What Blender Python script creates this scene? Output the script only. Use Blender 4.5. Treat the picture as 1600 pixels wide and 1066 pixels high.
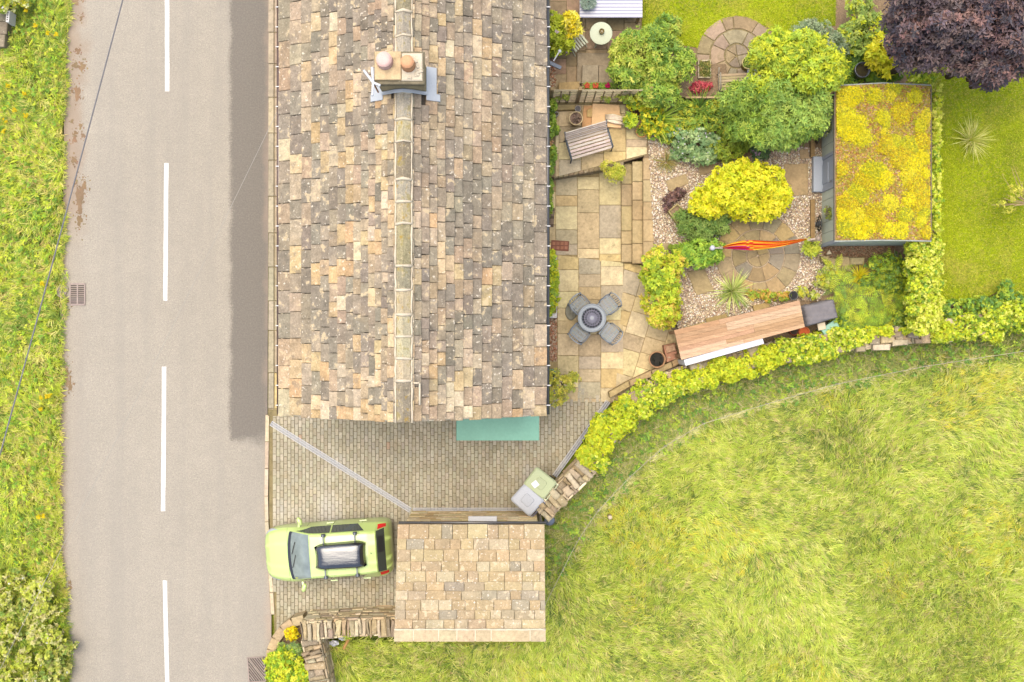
import bpy, math, random
import numpy as np
from mathutils import Vector, Matrix
for o in list(bpy.data.objects): bpy.data.objects.remove(o)
SC = bpy.context.scene
COL = SC.collection
R = math.radians
# ---------------------------------------------------------------- camera, sky, sun, exposure
CAMH = 30.0; FPX = 1620.0                 # nadir drone view, 1600 px wide picture
cd = bpy.data.cameras.new('camera'); cam = bpy.data.objects.new('camera', cd); COL.objects.link(cam)
cd.sensor_width = 36; cd.lens = 36*FPX/1600; cd.clip_start = .1; cd.clip_end = 2000
cam.location = (0, 0, CAMH); SC.camera = cam
wd = bpy.data.worlds.new('World'); SC.world = wd; wd.use_nodes = True
nt = wd.node_tree; sky = nt.nodes.new('ShaderNodeTexSky'); sky.sky_type = 'NISHITA'; sky.sun_disc = False
SUN_EL, SUN_AZ = 76.0, -35.0              # azimuth clockwise from +Y
sky.sun_elevation = R(SUN_EL); sky.sun_rotation = R(SUN_AZ)
sky.air_density = 1.0; sky.dust_density = 4.0; sky.ozone_density = .4
nt.links.new(sky.outputs[0], nt.nodes['Background'].inputs[0]); nt.nodes['Background'].inputs[1].default_value = .15
sl = bpy.data.lights.new('sun', 'SUN'); sl.energy = 1.5; sl.angle = R(60); sl.color = (1, .95, .80)
so = bpy.data.objects.new('sun', sl); COL.objects.link(so); so.location = (0, 0, 40)
sd = Vector((math.sin(R(SUN_AZ))*math.cos(R(SUN_EL)), math.cos(R(SUN_AZ))*math.cos(R(SUN_EL)), math.sin(R(SUN_EL))))
so.rotation_euler = sd.to_track_quat('Z', 'Y').to_euler()
vs = SC.view_settings; vs.view_transform = 'Standard'; vs.look = 'None'; vs.exposure = 1.36; vs.gamma = 1
SC.render.engine = 'CYCLES'
# ---------------------------------------------------------------- helpers
rnd = random.Random(7); rng = np.random.default_rng(11)
U = .5                                     # level of the upper garden
def W(px, py, h=0.): s = (CAMH-h)/FPX; return ((px-800)*s, (533-py)*s)
def W3(px, py, h=0.): x, y = W(px, py, h); return (x, y, h)
def M2(d, h=0.): return d*(CAMH-h)/FPX
def lin(c): c = c/255; return c/12.92 if c < .04045 else ((c+.055)/1.055)**2.4
KEY = 2.2
def A(r, g, b, f=1.): return tuple(min(.92, lin(c)/KEY*f) for c in (r, g, b))
def jit(c, a=.12, h=.04):
    k = 1+rnd.uniform(-a, a); return tuple(max(0, min(.95, x*k*(1+rnd.uniform(-h, h)))) for x in c)
# materials
MATS = {}
def M(name, col=None, rough=.8, spec=.3, noise=(), spots=(), bump=(), metal=0, coat=0, transl=0, alpha=1, stretch=None, hook=None):
    m = bpy.data.materials.new(name); MATS[name] = m; m.use_nodes = True; t = m.node_tree; N, L = t.nodes, t.links
    b = N['Principled BSDF']; b.inputs['Roughness'].default_value = rough; b.inputs['Specular IOR Level'].default_value = spec
    b.inputs['Metallic'].default_value = metal; b.inputs['Coat Weight'].default_value = coat; b.inputs['Coat Roughness'].default_value = .05
    if col is None: a = N.new('ShaderNodeAttribute'); a.attribute_name = 'Col'; c = a.outputs['Color']
    else: a = N.new('ShaderNodeRGB'); a.outputs[0].default_value = (*col, 1); c = a.outputs[0]
    g = N.new('ShaderNodeNewGeometry'); P = g.outputs['Position']
    if stretch:
        mp = N.new('ShaderNodeMapping'); mp.inputs['Scale'].default_value = stretch[:3]; mp.inputs['Rotation'].default_value = (0, 0, stretch[3] if len(stretch) > 3 else 0)
        L.new(P, mp.inputs[0]); P2 = mp.outputs[0]
    else: P2 = P
    def nz(s, det=4, vec=None, ro=.6):
        n = N.new('ShaderNodeTexNoise'); n.inputs['Scale'].default_value = s; n.inputs['Detail'].default_value = det; n.inputs['Roughness'].default_value = ro
        L.new(vec or P2, n.inputs['Vector']); return n.outputs['Fac']
    def mr(v, a0, a1, b0, b1, smooth=False):
        r = N.new('ShaderNodeMapRange'); r.inputs[1].default_value = a0; r.inputs[2].default_value = a1; r.inputs[3].default_value = b0; r.inputs[4].default_value = b1
        if smooth: r.interpolation_type = 'SMOOTHSTEP'
        L.new(v, r.inputs[0]); return r.outputs[0]
    def mix(fac, a_, b_, mode='MIX'):
        x = N.new('ShaderNodeMix'); x.data_type = 'RGBA'; x.blend_type = mode
        for s, v in ((0, fac), (6, a_), (7, b_)):
            if isinstance(v, (int, float)): x.inputs[s].default_value = v
            elif isinstance(v, tuple): x.inputs[s].default_value = (*v, 1)
            else: L.new(v, x.inputs[s])
        return x.outputs[2]
    for s, lo, hi in noise:
        f = mr(nz(s), .3, .7, lo, hi); cc = N.new('ShaderNodeCombineColor')
        for i in range(3): L.new(f, cc.inputs[i])
        c = mix(1., c, cc.outputs[0], 'MULTIPLY')
    for s, th, wdt, sc, st in spots:
        c = mix(mr(nz(s, 5, P), th, th+wdt, 0, st, True), c, sc)
    if hook: c = hook(t, c, nz, mr, mix, g)
    L.new(c, b.inputs['Base Color'])
    hgt = None
    for s, st in bump:
        bn = N.new('ShaderNodeBump'); bn.inputs['Strength'].default_value = st; bn.inputs['Distance'].default_value = .02
        L.new(nz(s, 5), bn.inputs['Height'])
        if hgt: L.new(hgt, bn.inputs['Normal'])
        hgt = bn.outputs[0]
    if hgt: L.new(hgt, b.inputs['Normal'])
    if alpha < 1: b.inputs['Alpha'].default_value = alpha
    if transl:
        tr = N.new('ShaderNodeBsdfTranslucent'); L.new(c, tr.inputs[0]); ms = N.new('ShaderNodeMixShader'); ms.inputs[0].default_value = transl
        L.new(b.outputs[0], ms.inputs[1]); L.new(tr.outputs[0], ms.inputs[2]); L.new(ms.outputs[0], N['Material Output'].inputs[0])
    return m
# objects
def tag(o, label=None, cat=None, group=None, kind=None):
    for k, v in (('label', label), ('category', cat), ('group', group), ('kind', kind)):
        if v: o[k] = v
    return o
def thing(name, label, cat, loc=(0, 0, 0), rz=0., group=None):
    o = bpy.data.objects.new(name, None); o.empty_display_size = .2; COL.objects.link(o); o.location = loc; o.rotation_euler = (0, 0, rz)
    return tag(o, label, cat, group)
def wloc(p):
    v = Vector((0, 0, 0))
    while p is not None: v += p.location; p = p.parent
    return v
def fin(me, name, mat, parent, org, smooth):
    if mat: me.materials.append(MATS[mat])
    o = bpy.data.objects.new(name, me); COL.objects.link(o)
    if parent: o.parent = parent
    o.location = Vector(org)-(wloc(parent) if parent else Vector((0, 0, 0)))
    if smooth: me.polygons.foreach_set('use_smooth', [True]*len(me.polygons))
    return o
class MB:
    def __init__(s): s.v = []; s.f = []; s.c = []
    def add(s, vf, col=(.5, .5, .5)):
        n = len(s.v); s.v += [tuple(p) for p in vf[0]]; s.f += [tuple(i+n for i in f) for f in vf[1]]; s.c += [(*col[:3], 1.)]*len(vf[0]); return s
    def build(s, name, mat, parent=None, smooth=False, org=None):
        xs = np.array(s.v, float)
        if org is None: lo, hi = xs.min(0), xs.max(0); org = ((lo[0]+hi[0])/2, (lo[1]+hi[1])/2, lo[2])
        me = bpy.data.meshes.new(name); me.from_pydata([tuple(p) for p in xs-np.array(org)], [], s.f)
        a = me.attributes.new('Col', 'FLOAT_COLOR', 'POINT'); a.data.foreach_set('color', np.array(s.c, np.float32).ravel())
        me.update(); return fin(me, name, mat, parent, org, smooth)
def one(vf, name, mat, parent=None, col=(.5, .5, .5), smooth=False, **k): return MB().add(vf, col).build(name, mat, parent, smooth, **k)
def npm(name, V, F, C, mat, parent=None, smooth=False, org=None):
    V = np.asarray(V, np.float64); F = np.asarray(F, np.int32); k = F.shape[1]
    if org is None: lo, hi = V.min(0), V.max(0); org = ((lo[0]+hi[0])/2, (lo[1]+hi[1])/2, lo[2])
    me = bpy.data.meshes.new(name); me.vertices.add(len(V)); me.vertices.foreach_set('co', (V-np.array(org)).astype(np.float32).ravel())
    me.loops.add(F.size); me.loops.foreach_set('vertex_index', F.ravel()); me.polygons.add(len(F)); me.polygons.foreach_set('loop_start', np.arange(0, F.size, k, dtype=np.int32))
    me.update(calc_edges=True)
    a = me.attributes.new('Col', 'FLOAT_COLOR', 'POINT'); C4 = np.ones((len(V), 4), np.float32); C4[:, :3] = C; a.data.foreach_set('color', C4.ravel())
    return fin(me, name, mat, parent, org, smooth)
def copy_tree(o, parent=None):
    c = o.copy(); COL.objects.link(c); c.parent = parent
    for ch in list(o.children): copy_tree(ch, c)
    return c
# shapes -> (verts, faces)
def ccw(p):
    a = sum(p[i][0]*p[(i+1) % len(p)][1]-p[(i+1) % len(p)][0]*p[i][1] for i in range(len(p)))
    return list(p) if a > 0 else list(p)[::-1]
def slab(p, z0, z1, bev=.012, tilt=0.):
    p = ccw(p); n = len(p); cx = sum(q[0] for q in p)/n; cy = sum(q[1] for q in p)/n
    if bev <= .005 or area(p) > 5: return [(x, y, z0) for x, y in p]+[(x, y, z1) for x, y in p], [tuple(range(n))[::-1], tuple(range(n, 2*n))]+[(i, (i+1) % n, n+(i+1) % n, n+i) for i in range(n)]
    dz = [rnd.uniform(-tilt, tilt) for _ in p]; ins = []
    for x, y in p:
        d = math.hypot(cx-x, cy-y) or 1; k = min(.4, bev*1.4/d); ins.append((x+(cx-x)*k, y+(cy-y)*k))
    v = [(x, y, z0) for x, y in p]+[(x, y, z1-bev+d) for (x, y), d in zip(p, dz)]+[(x, y, z1+d) for (x, y), d in zip(ins, dz)]
    f = [tuple(range(n))[::-1], tuple(range(2*n, 3*n))]
    for r in (0, n):
        for i in range(n): j = (i+1) % n; f.append((r+i, r+j, r+n+j, r+n+i))
    return v, f
def rect(cx, cy, sx, sy, rz=0., j=0.):
    c, s = math.cos(rz), math.sin(rz)
    return [(cx+x*c-y*s+rnd.uniform(-j, j), cy+x*s+y*c+rnd.uniform(-j, j)) for x, y in ((-sx/2, -sy/2), (sx/2, -sy/2), (sx/2, sy/2), (-sx/2, sy/2))]
def box(cx, cy, z0, sx, sy, sz, rz=0., bev=.01): return slab(rect(cx, cy, sx, sy, rz), z0, z0+sz, bev)
def bar(a, b, w, h, up=(0, 0, 1)):
    a, b = Vector(a), Vector(b); d = (b-a).normalized(); s = d.cross(Vector(up))
    if s.length < 1e-4: s = d.cross(Vector((1, 0, 0)))
    s.normalize(); u = s.cross(d); v = []
    for p in (a, b):
        for i, j in ((-1, -1), (1, -1), (1, 1), (-1, 1)): v.append(tuple(p+s*(i*w/2)+u*(j*h/2)))
    return v, [(3, 2, 1, 0), (4, 5, 6, 7), (0, 1, 5, 4), (1, 2, 6, 5), (2, 3, 7, 6), (3, 0, 4, 7)]
def tube(pts, r, n=8, cap=True):
    pts = [Vector(p) for p in pts]; rs = r if isinstance(r, (list, tuple)) else [r]*len(pts); v = []; f = []; ref = None
    for i, p in enumerate(pts):
        d = (pts[min(i+1, len(pts)-1)]-pts[max(i-1, 0)]).normalized()
        if ref is None: ref = d.cross(Vector((0, 0, 1)) if abs(d.z) < .9 else Vector((1, 0, 0))).normalized()
        s = (ref-d*ref.dot(d)).normalized(); ref = s; u = d.cross(s)
        for k in range(n): a = 2*math.pi*k/n; v.append(tuple(p+(s*math.cos(a)+u*math.sin(a))*rs[i]))
    for i in range(len(pts)-1):
        for k in range(n): k2 = (k+1) % n; f.append((i*n+k, i*n+k2, (i+1)*n+k2, (i+1)*n+k))
    if cap: f += [tuple(range(n))[::-1], tuple((len(pts)-1)*n+k for k in range(n))]
    return v, f
def ring(c, rad, r, n=24, m=6): 
    v = []; f = []
    for i in range(n):
        a = 2*math.pi*i/n
        for k in range(m): b = 2*math.pi*k/m; q = rad+r*math.cos(b); v.append((c[0]+q*math.cos(a), c[1]+q*math.sin(a), c[2]+r*math.sin(b)))
    for i in range(n):
        for k in range(m): i2, k2 = (i+1) % n, (k+1) % m; f.append((i*m+k, i2*m+k, i2*m+k2, i*m+k2))
    return v, f
def lathe(c, prof, n=24, sx=1., sy=1.):
    v = []; f = []; m = len(prof)
    for i in range(n):
        a = 2*math.pi*i/n
        for r, z in prof: v.append((c[0]+r*math.cos(a)*sx, c[1]+r*math.sin(a)*sy, c[2]+z))
    for i in range(n):
        i2 = (i+1) % n
        for k in range(m-1): f.append((i*m+k, i2*m+k, i2*m+k+1, i*m+k+1))
    f.append(tuple(i*m for i in range(n))[::-1]); f.append(tuple(i*m+m-1 for i in range(n))); return v, f
def lump(c, rx, ry, rz_, n=10, m=6, rough=.12, rot=0.):
    v = []; f = []; cr, sr = math.cos(rot), math.sin(rot)
    for j in range(1, m):
        t = math.pi*j/m
        for i in range(n):
            a = 2*math.pi*i/n; k = 1+rnd.uniform(-rough, rough); x, y = rx*math.sin(t)*math.cos(a)*k, ry*math.sin(t)*math.sin(a)*k
            v.append((c[0]+x*cr-y*sr, c[1]+x*sr+y*cr, c[2]+rz_*math.cos(t)*k))
    top = len(v); v.append((c[0], c[1], c[2]+rz_)); v.append((c[0], c[1], c[2]-rz_))
    for i in range(n):
        i2 = (i+1) % n; f.append((top, i, i2)); f.append((top+1, (m-2)*n+i2, (m-2)*n+i))
        for j in range(m-2): f.append((j*n+i, (j+1)*n+i, (j+1)*n+i2, j*n+i2))
    return v, f
def clip(poly, clipper):                    # Sutherland-Hodgman, convex clipper
    c = ccw(clipper); out = list(poly)
    for i in range(len(c)):
        a, b = c[i], c[(i+1) % len(c)]; src = out; out = []
        side = lambda p: (b[0]-a[0])*(p[1]-a[1])-(b[1]-a[1])*(p[0]-a[0])
        for k in range(len(src)):
            p, q = src[k], src[(k+1) % len(src)]; sp, sq = side(p), side(q)
            if sp >= 0: out.append(p)
            if (sp > 0 > sq) or (sp < 0 < sq): t = sp/(sp-sq); out.append((p[0]+(q[0]-p[0])*t, p[1]+(q[1]-p[1])*t))
        if not out: return []
    res = []
    for p in out:
        if not res or math.hypot(p[0]-res[-1][0], p[1]-res[-1][1]) > .004: res.append(p)
    return res
def area(p): return abs(sum(p[i][0]*p[(i+1) % len(p)][1]-p[(i+1) % len(p)][0]*p[i][1] for i in range(len(p))))/2
def shrink(p, d):
    n = len(p); cx = sum(q[0] for q in p)/n; cy = sum(q[1] for q in p)/n; o = []
    for x, y in p: l = math.hypot(cx-x, cy-y) or 1; k = min(.4, d/l); o.append((x+(cx-x)*k, y+(cy-y)*k))
    return o
def inpoly(X, Y, poly):
    r = np.zeros(len(X), bool); n = len(poly); j = n-1
    for i in range(n):
        (xi, yi), (xj, yj) = poly[i], poly[j]
        r ^= ((yi > Y) != (yj > Y)) & (X < (xj-xi)*(Y-yi)/((yj-yi) or 1e-9)+xi); j = i
    return r
def pxpoly(pts, h=0.): return [W(x, y, h) for x, y in pts]
def sheet(poly, z): return [(x, y, z) for x, y in ccw(poly)], [tuple(range(len(poly)))]
_ph = rng.uniform(0, 6.28, (6, 8)); _dr = rng.uniform(0, 6.28, (6, 8))
def pn(x, y, s, k=0):                       # smooth 2-D field, roughly -1..1
    o = 0
    for i in range(8): q = s*(.6+.22*i); o = o+np.sin(q*(x*np.cos(_dr[k, i])+y*np.sin(_dr[k, i]))+_ph[k, i])
    return o/3.2
def nrm(v): return v/np.maximum(np.linalg.norm(v, axis=-1, keepdims=True), 1e-9)
def pick(pal, n, jt=.16):
    pal = np.array(pal); i = rng.integers(0, len(pal), n); return pal[i]*(1+rng.uniform(-jt, jt, (n, 1)))*(1+rng.uniform(-.05, .05, (n, 3)))
def rosettes(T, ax, n, L, Wd, tilt=(55, 85), pal=None, cols=None, droop=.15):
    t = len(T); ax = nrm(ax); p1 = nrm(np.cross(ax, rng.normal(size=(t, 3)))); p2 = np.cross(ax, p1)
    rep = lambda a: np.repeat(a, n, 0)
    az = (np.tile(np.arange(n)*2*np.pi/n, t)+rng.uniform(-.5, .5, t*n))[:, None]; th = np.radians(rng.uniform(tilt[0], tilt[1], (t*n, 1)))
    X = rep(ax); d = X*np.cos(th)+(rep(p1)*np.cos(az)+rep(p2)*np.sin(az))*np.sin(th); s = nrm(np.cross(d, X)+1e-6); u = np.cross(s, d)
    l = L*rng.uniform(.65, 1.2, (t*n, 1)); w = Wd*rng.uniform(.7, 1.2, (t*n, 1)); B = rep(T)+rng.normal(0, L*.12, (t*n, 3))
    V = np.stack([B, B+d*l*.48+s*w/2+u*w*.18, B+d*l*.48-s*w/2+u*w*.18, B+d*l-u*l*droop], 1).reshape(-1, 3)
    b = (np.arange(t*n)*4)[:, None]; F = np.concatenate([b+[0, 1, 3], b+[0, 3, 2]], 1).reshape(-1, 3)
    c = rep(cols) if cols is not None else pick(pal, t, .12).repeat(n, 0); c = c*(1+rng.uniform(-.14, .14, (t*n, 1)))
    return V, F, np.clip(np.repeat(c, 4, 0), 0, .9)
def blades(B, d, L, w, up=(.25, .8), cols=None, bend=.5):
    n = len(B); L = np.asarray(L)[:, None]; h = np.zeros((n, 3)); h[:, 0] = np.cos(d); h[:, 1] = np.sin(d); s = np.stack([-np.sin(d), np.cos(d), np.zeros(n)], 1)
    z = np.zeros((n, 3)); z[:, 2] = 1; e = rng.uniform(up[0], up[1], (n, 1)); d1 = nrm(h*(1-e)+z*e); d2 = nrm(d1*(1-bend)+h*bend-z*bend*.25)
    mid = B+d1*L*.5; tip = mid+d2*L*.5; w = np.broadcast_to(np.asarray(w).reshape(-1, 1), (n, 1))
    V = np.stack([B-s*w*.5, B+s*w*.5, mid-s*w*.45, mid+s*w*.45, tip], 1).reshape(-1, 3); b = (np.arange(n)*5)[:, None]
    F = np.concatenate([b+[0, 1, 3], b+[0, 3, 2], b+[2, 3, 4]], 1).reshape(-1, 3)
    return V, F, np.clip(np.repeat(cols, 5, 0), 0, .9)
def join(parts):
    V = []; F = []; C = []; n = 0
    for v, f, c in parts: V.append(v); F.append(f+n); C.append(c); n += len(v)
    return np.concatenate(V), np.concatenate(F), np.concatenate(C)
def scatter(poly, dens):
    p = np.array(poly); lo, hi = p.min(0), p.max(0); n = int((hi-lo).prod()*dens); X = rng.uniform(lo[0], hi[0], n); Y = rng.uniform(lo[1], hi[1], n)
    m = inpoly(X, Y, poly); return X[m], Y[m]
# ---------------------------------------------------------------- materials
def road_hook(t, c, nz, mr, mix, g):
    N, L = t.nodes, t.links; sp = N.new('ShaderNodeSeparateXYZ'); L.new(g.outputs['Position'], sp.inputs[0])
    def add(a, b_, k, op='ADD'):
        m1 = N.new('ShaderNodeMath'); m1.operation = 'MULTIPLY_ADD'; L.new(b_, m1.inputs[0]); m1.inputs[1].default_value = k; L.new(a, m1.inputs[2]); return m1.outputs[0]
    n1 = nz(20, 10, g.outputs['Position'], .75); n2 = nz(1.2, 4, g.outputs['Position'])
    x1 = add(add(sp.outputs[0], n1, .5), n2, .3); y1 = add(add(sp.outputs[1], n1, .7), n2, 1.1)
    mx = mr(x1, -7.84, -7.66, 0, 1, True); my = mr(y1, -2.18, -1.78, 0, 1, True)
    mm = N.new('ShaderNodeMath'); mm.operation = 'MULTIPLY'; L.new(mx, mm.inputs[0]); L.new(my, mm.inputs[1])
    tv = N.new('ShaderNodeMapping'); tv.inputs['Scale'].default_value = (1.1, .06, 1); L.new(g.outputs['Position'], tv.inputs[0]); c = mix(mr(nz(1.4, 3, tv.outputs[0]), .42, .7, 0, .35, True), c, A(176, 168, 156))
    m3 = N.new('ShaderNodeMath'); m3.operation = 'MULTIPLY'; L.new(mm.outputs[0], m3.inputs[0]); L.new(mr(nz(22, 6, g.outputs['Position'], .7), .3, .6, .72, 1), m3.inputs[1]); fac = mr(m3.outputs[0], 0, 1, 0, .95); c = mix(fac, c, A(138, 130, 120))     # darker strip of tarmac beside the house, ragged edges
    x2 = add(sp.outputs[0], n2, -1.1); mud = mr(x2, -13.25, -12.75, .75, 0, True); mz = N.new('ShaderNodeMath'); mz.operation = 'MULTIPLY'; L.new(mud, mz.inputs[0]); L.new(mr(add(sp.outputs[1], n2, 1.), 3.0, 4.6, .15, 1, True), mz.inputs[1]); c = mix(mz.outputs[0], c, A(184, 162, 140))
    x3 = add(sp.outputs[0], n1, -.5); e = mr(x3, -13.35, -13.0, .7, 0, True); c = mix(e, c, A(150, 128, 100))
    x4 = add(sp.outputs[0], n2, .6); pk = mr(x4, -6.95, -6.6, 0, .5, True); c = mix(pk, c, A(205, 178, 155)); return c
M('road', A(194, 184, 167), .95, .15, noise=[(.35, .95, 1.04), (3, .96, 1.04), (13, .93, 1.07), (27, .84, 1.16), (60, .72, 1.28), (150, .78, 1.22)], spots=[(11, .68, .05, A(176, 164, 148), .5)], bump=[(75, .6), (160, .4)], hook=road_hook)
M('paint', A(248, 246, 240, 1.05), .8, .2, noise=[(40, .88, 1.06)], spots=[(25, .58, .06, A(206, 197, 186), .85), (5, .6, .1, A(222, 212, 200), .6)])
M('soil', A(165, 140, 110), 1, .1, noise=[(3, .8, 1.15), (30, .6, 1.3)], bump=[(40, .8)])
M('groundgrass', A(150, 160, 62), 1, .1, noise=[(.4, .8, 1.15), (3, .75, 1.2), (40, .6, 1.35)], spots=[(1.2, .55, .15, A(165, 150, 88), .6)], bump=[(50, .8)])
M('lawn', A(158, 172, 26, 1.25), 1, .1, noise=[(.5, .82, 1.1), (5, .85, 1.15), (60, .65, 1.3)], spots=[(.8, .5, .16, A(196, 184, 84), .7), (.6, .56, .2, A(120, 140, 30), .7)], bump=[(70, .7)])
M('stone', None, .9, .2, noise=[(2.5, .85, 1.12), (14, .82, 1.16), (70, .84, 1.14)], spots=[(9, .62, .08, A(236, 222, 190), .75), (6, .64, .08, A(140, 128, 104), .55)], bump=[(18, .35), (70, .25)])
M('flag', None, .9, .2, noise=[(3, .86, 1.12), (12, .86, 1.12), (60, .88, 1.1)], spots=[(5, .6, .12, A(150, 135, 98), .5), (14, .66, .06, A(226, 208, 165), .6)], bump=[(25, .3)])
M('slate', None, .92, .15, noise=[(1.3, .86, 1.12), (5, .76, 1.2), (22, .78, 1.22), (90, .84, 1.16)], spots=[(1.1, .54, .18, A(208, 182, 144), .35), (.9, .57, .14, A(142, 132, 118), .5), (2.6, .58, .1, A(146, 134, 118), .5), (5, .585, .06, A(234, 210, 168), .8), (11, .62, .045, A(250, 236, 212), .9), (4, .58, .12, A(146, 132, 116), .6), (28, .66, .05, A(226, 212, 188), .7)], bump=[(30, .5), (90, .3)])
M('slate2', None, .92, .15, noise=[(5, .86, 1.12), (22, .86, 1.14), (90, .86, 1.14)], spots=[(7, .58, .06, A(244, 222, 184), .7), (17, .62, .05, A(252, 244, 228), .9), (5, .64, .1, A(188, 168, 140), .4)], bump=[(30, .4), (90, .3)])
M('ridgestone', None, .95, .15, noise=[(4, .75, 1.15), (25, .7, 1.3)], spots=[(4, .54, .1, A(176, 158, 84), .6), (12, .58, .06, A(226, 208, 170), .8), (7, .6, .06, A(200, 160, 50), .6)], bump=[(40, .6)])
M('mortar', A(244, 228, 200, 1.05), .95, .1, noise=[(8, .85, 1.08), (60, .8, 1.12)], bump=[(50, .5)])
M('paver', None, .92, .15, noise=[(.5, .88, 1.1), (20, .88, 1.12), (90, .84, 1.14)], spots=[(.5, .52, .2, A(206, 200, 190, 1.1), .7), (.8, .6, .15, A(176, 152, 108), .5)], bump=[(60, .3)])
M('joint2', A(196, 172, 124), 1, .1, noise=[(6, .7, 1.2), (60, .75, 1.25)])
M('joint', A(160, 144, 104), 1, .1, noise=[(6, .75, 1.2), (60, .7, 1.3)])
M('plain', None, .6, .3, noise=[(30, .93, 1.05)])
M('matte', None, .92, .15, noise=[(6, .88, 1.1), (60, .88, 1.1)], bump=[(60, .2)])
M('gloss', None, .25, .5)
M('wood', None, .85, .2, noise=[(2, .8, 1.15), (14, .72, 1.22)], stretch=(1.2, 12, 6, R(-16)), bump=[(6, .3)])
M('woodx', None, .85, .2, noise=[(2, .8, 1.15), (14, .78, 1.2)], stretch=(1.2, 10, 6), bump=[(6, .3)])
M('metal', None, .45, .5, noise=[(30, .9, 1.08)], metal=.6)
M('leaf', None, .55, .3, transl=.36)
M('blade', None, .6, .25, transl=.3)
M('petal', None, .7, .2, transl=.2)
M('bark', A(120, 100, 75), .95, .1, noise=[(20, .7, 1.3)], bump=[(30, .6)])
M('pebble', None, .85, .25, noise=[(80, .9, 1.1)])
M('gravelbase', A(214, 190, 158), 1, .1, noise=[(4, .88, 1.1), (45, .6, 1.4), (110, .6, 1.4)], bump=[(60, 1.)])
M('sedumbase', A(196, 158, 92), 1, .1, noise=[(3, .85, 1.1), (40, .7, 1.3)], spots=[(2.2, .56, .1, A(226, 184, 158), .9), (6, .6, .06, A(160, 138, 48), .8)], bump=[(50, 1.)])
M('carpaint', A(204, 226, 134, 1.2), .38, .5, metal=.0, coat=.8, noise=[(300, .98, 1.02)])
M('glass', (.125, .145, .132), .08, .7, coat=.5, noise=[(2.2, .75, 1.35)])
M('glassdark', (.035, .045, .042), .08, .6, coat=.3)
M('blackgloss', (.012, .013, .016), .12, .6, coat=1, stretch=(1.2, 7, 2, R(-6)), bump=[(1.6, .9)])
M('rubber', (.02, .02, .02), .8, .3)
M('water', (.03, .025, .015), .03, .6)
M('cloth', None, .9, .1, noise=[(5, .9, 1.08), (120, .85, 1.12)], bump=[(8, .5)])
def stripe_hook(t, c, nz, mr, mix, g):
    N, L = t.nodes, t.links; sp = N.new('ShaderNodeSeparateXYZ'); L.new(g.outputs['Position'], sp.inputs[0]); w = N.new('ShaderNodeMath'); w.operation = 'SINE'; m1 = N.new('ShaderNodeMath'); m1.operation = 'MULTIPLY'
    L.new(sp.outputs[1], m1.inputs[0]); m1.inputs[1].default_value = 68; L.new(m1.outputs[0], w.inputs[0]); c = mix(mr(w.outputs[0], .2, .5, 0, .9), c, A(176, 174, 200)); return c
M('stripecloth', A(246, 244, 248), .9, .1, hook=stripe_hook, bump=[(10, .3)])
def shedwall_hook(t, c, nz, mr, mix, g): return c
M('sage', A(200, 206, 184, 1.5), .7, .3, noise=[(3, .93, 1.05), (40, .93, 1.05)])
M('greyblue', A(172, 178, 186, 1.3), .6, .3, noise=[(30, .94, 1.05)])
M('teal', A(136, 190, 162, 1.15), .6, .3, noise=[(1.5, .9, 1.06), (14, .95, 1.04), (60, .95, 1.04)], spots=[(6, .64, .08, A(160, 190, 168), .5)])
M('hammock', None, .9, .1, noise=[(30, .9, 1.1)], transl=.15)

# ---------------------------------------------------------------- setting
def struct(o): o['kind'] = 'structure'; return o
def grid_sheet(x0, x1, y0, y1, z, nx, ny, hole=None):
    v = []; f = []
    for j in range(ny+1):
        for i in range(nx+1): v.append((x0+(x1-x0)*i/nx, y0+(y1-y0)*j/ny, z))
    for j in range(ny):
        for i in range(nx): a = j*(nx+1)+i; f.append((a, a+1, a+nx+2, a+nx+1))
    return v, f
struct(one(grid_sheet(-400, 400, -400, 400, -.12, 8, 8), 'ground', 'groundgrass'))
RL = [(108, -700), (105, 0), (101, 130), (98, 330), (94, 500), (92, 700), (92, 860), (106, 1000), (108, 1066), (112, 1800)]
RR = [(424, -700), (420, 0), (419, 400), (418, 650), (416, 800), (424, 940), (424, 1000), (400, 1066), (396, 1800)]
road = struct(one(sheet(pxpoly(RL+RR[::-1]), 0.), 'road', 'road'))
for a, b, x0, x1 in ((-175, -60, 261, 261), (-60, 143, 261, 261.5), (255, 470, 260, 258.5), (573, 799, 256.5, 255), (907, 1130, 257.5, 263), (1235, 1450, 266, 270)):
    if b < 0: continue
    p = []; k = 10
    for i in range(k+1): t = i/k; p.append(W(x0+(x1-x0)*t-3.4+rnd.uniform(-.3, .3), a+(b-a)*t))
    for i in range(k+1): t = 1-i/k; p.append(W(x0+(x1-x0)*t+3.4+rnd.uniform(-.3, .3), a+(b-a)*t))
    one(slab(p, .001, .005, .001), 'lane_dash', 'paint', road)
def blob(cx, cy, rx, ry, n=14, j=.3, rot=0.):
    o = []; ph = rnd.uniform(0, 6)
    for i in range(n):
        a = 2*math.pi*i/n; k = 1+j*math.sin(3*a+ph)*.6+rnd.uniform(-j, j)*.5; x, y = rx*k*math.cos(a), ry*k*math.sin(a)
        o.append((cx+x*math.cos(rot)-y*math.sin(rot), cy+x*math.sin(rot)+y*math.cos(rot)))
    return o
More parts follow.
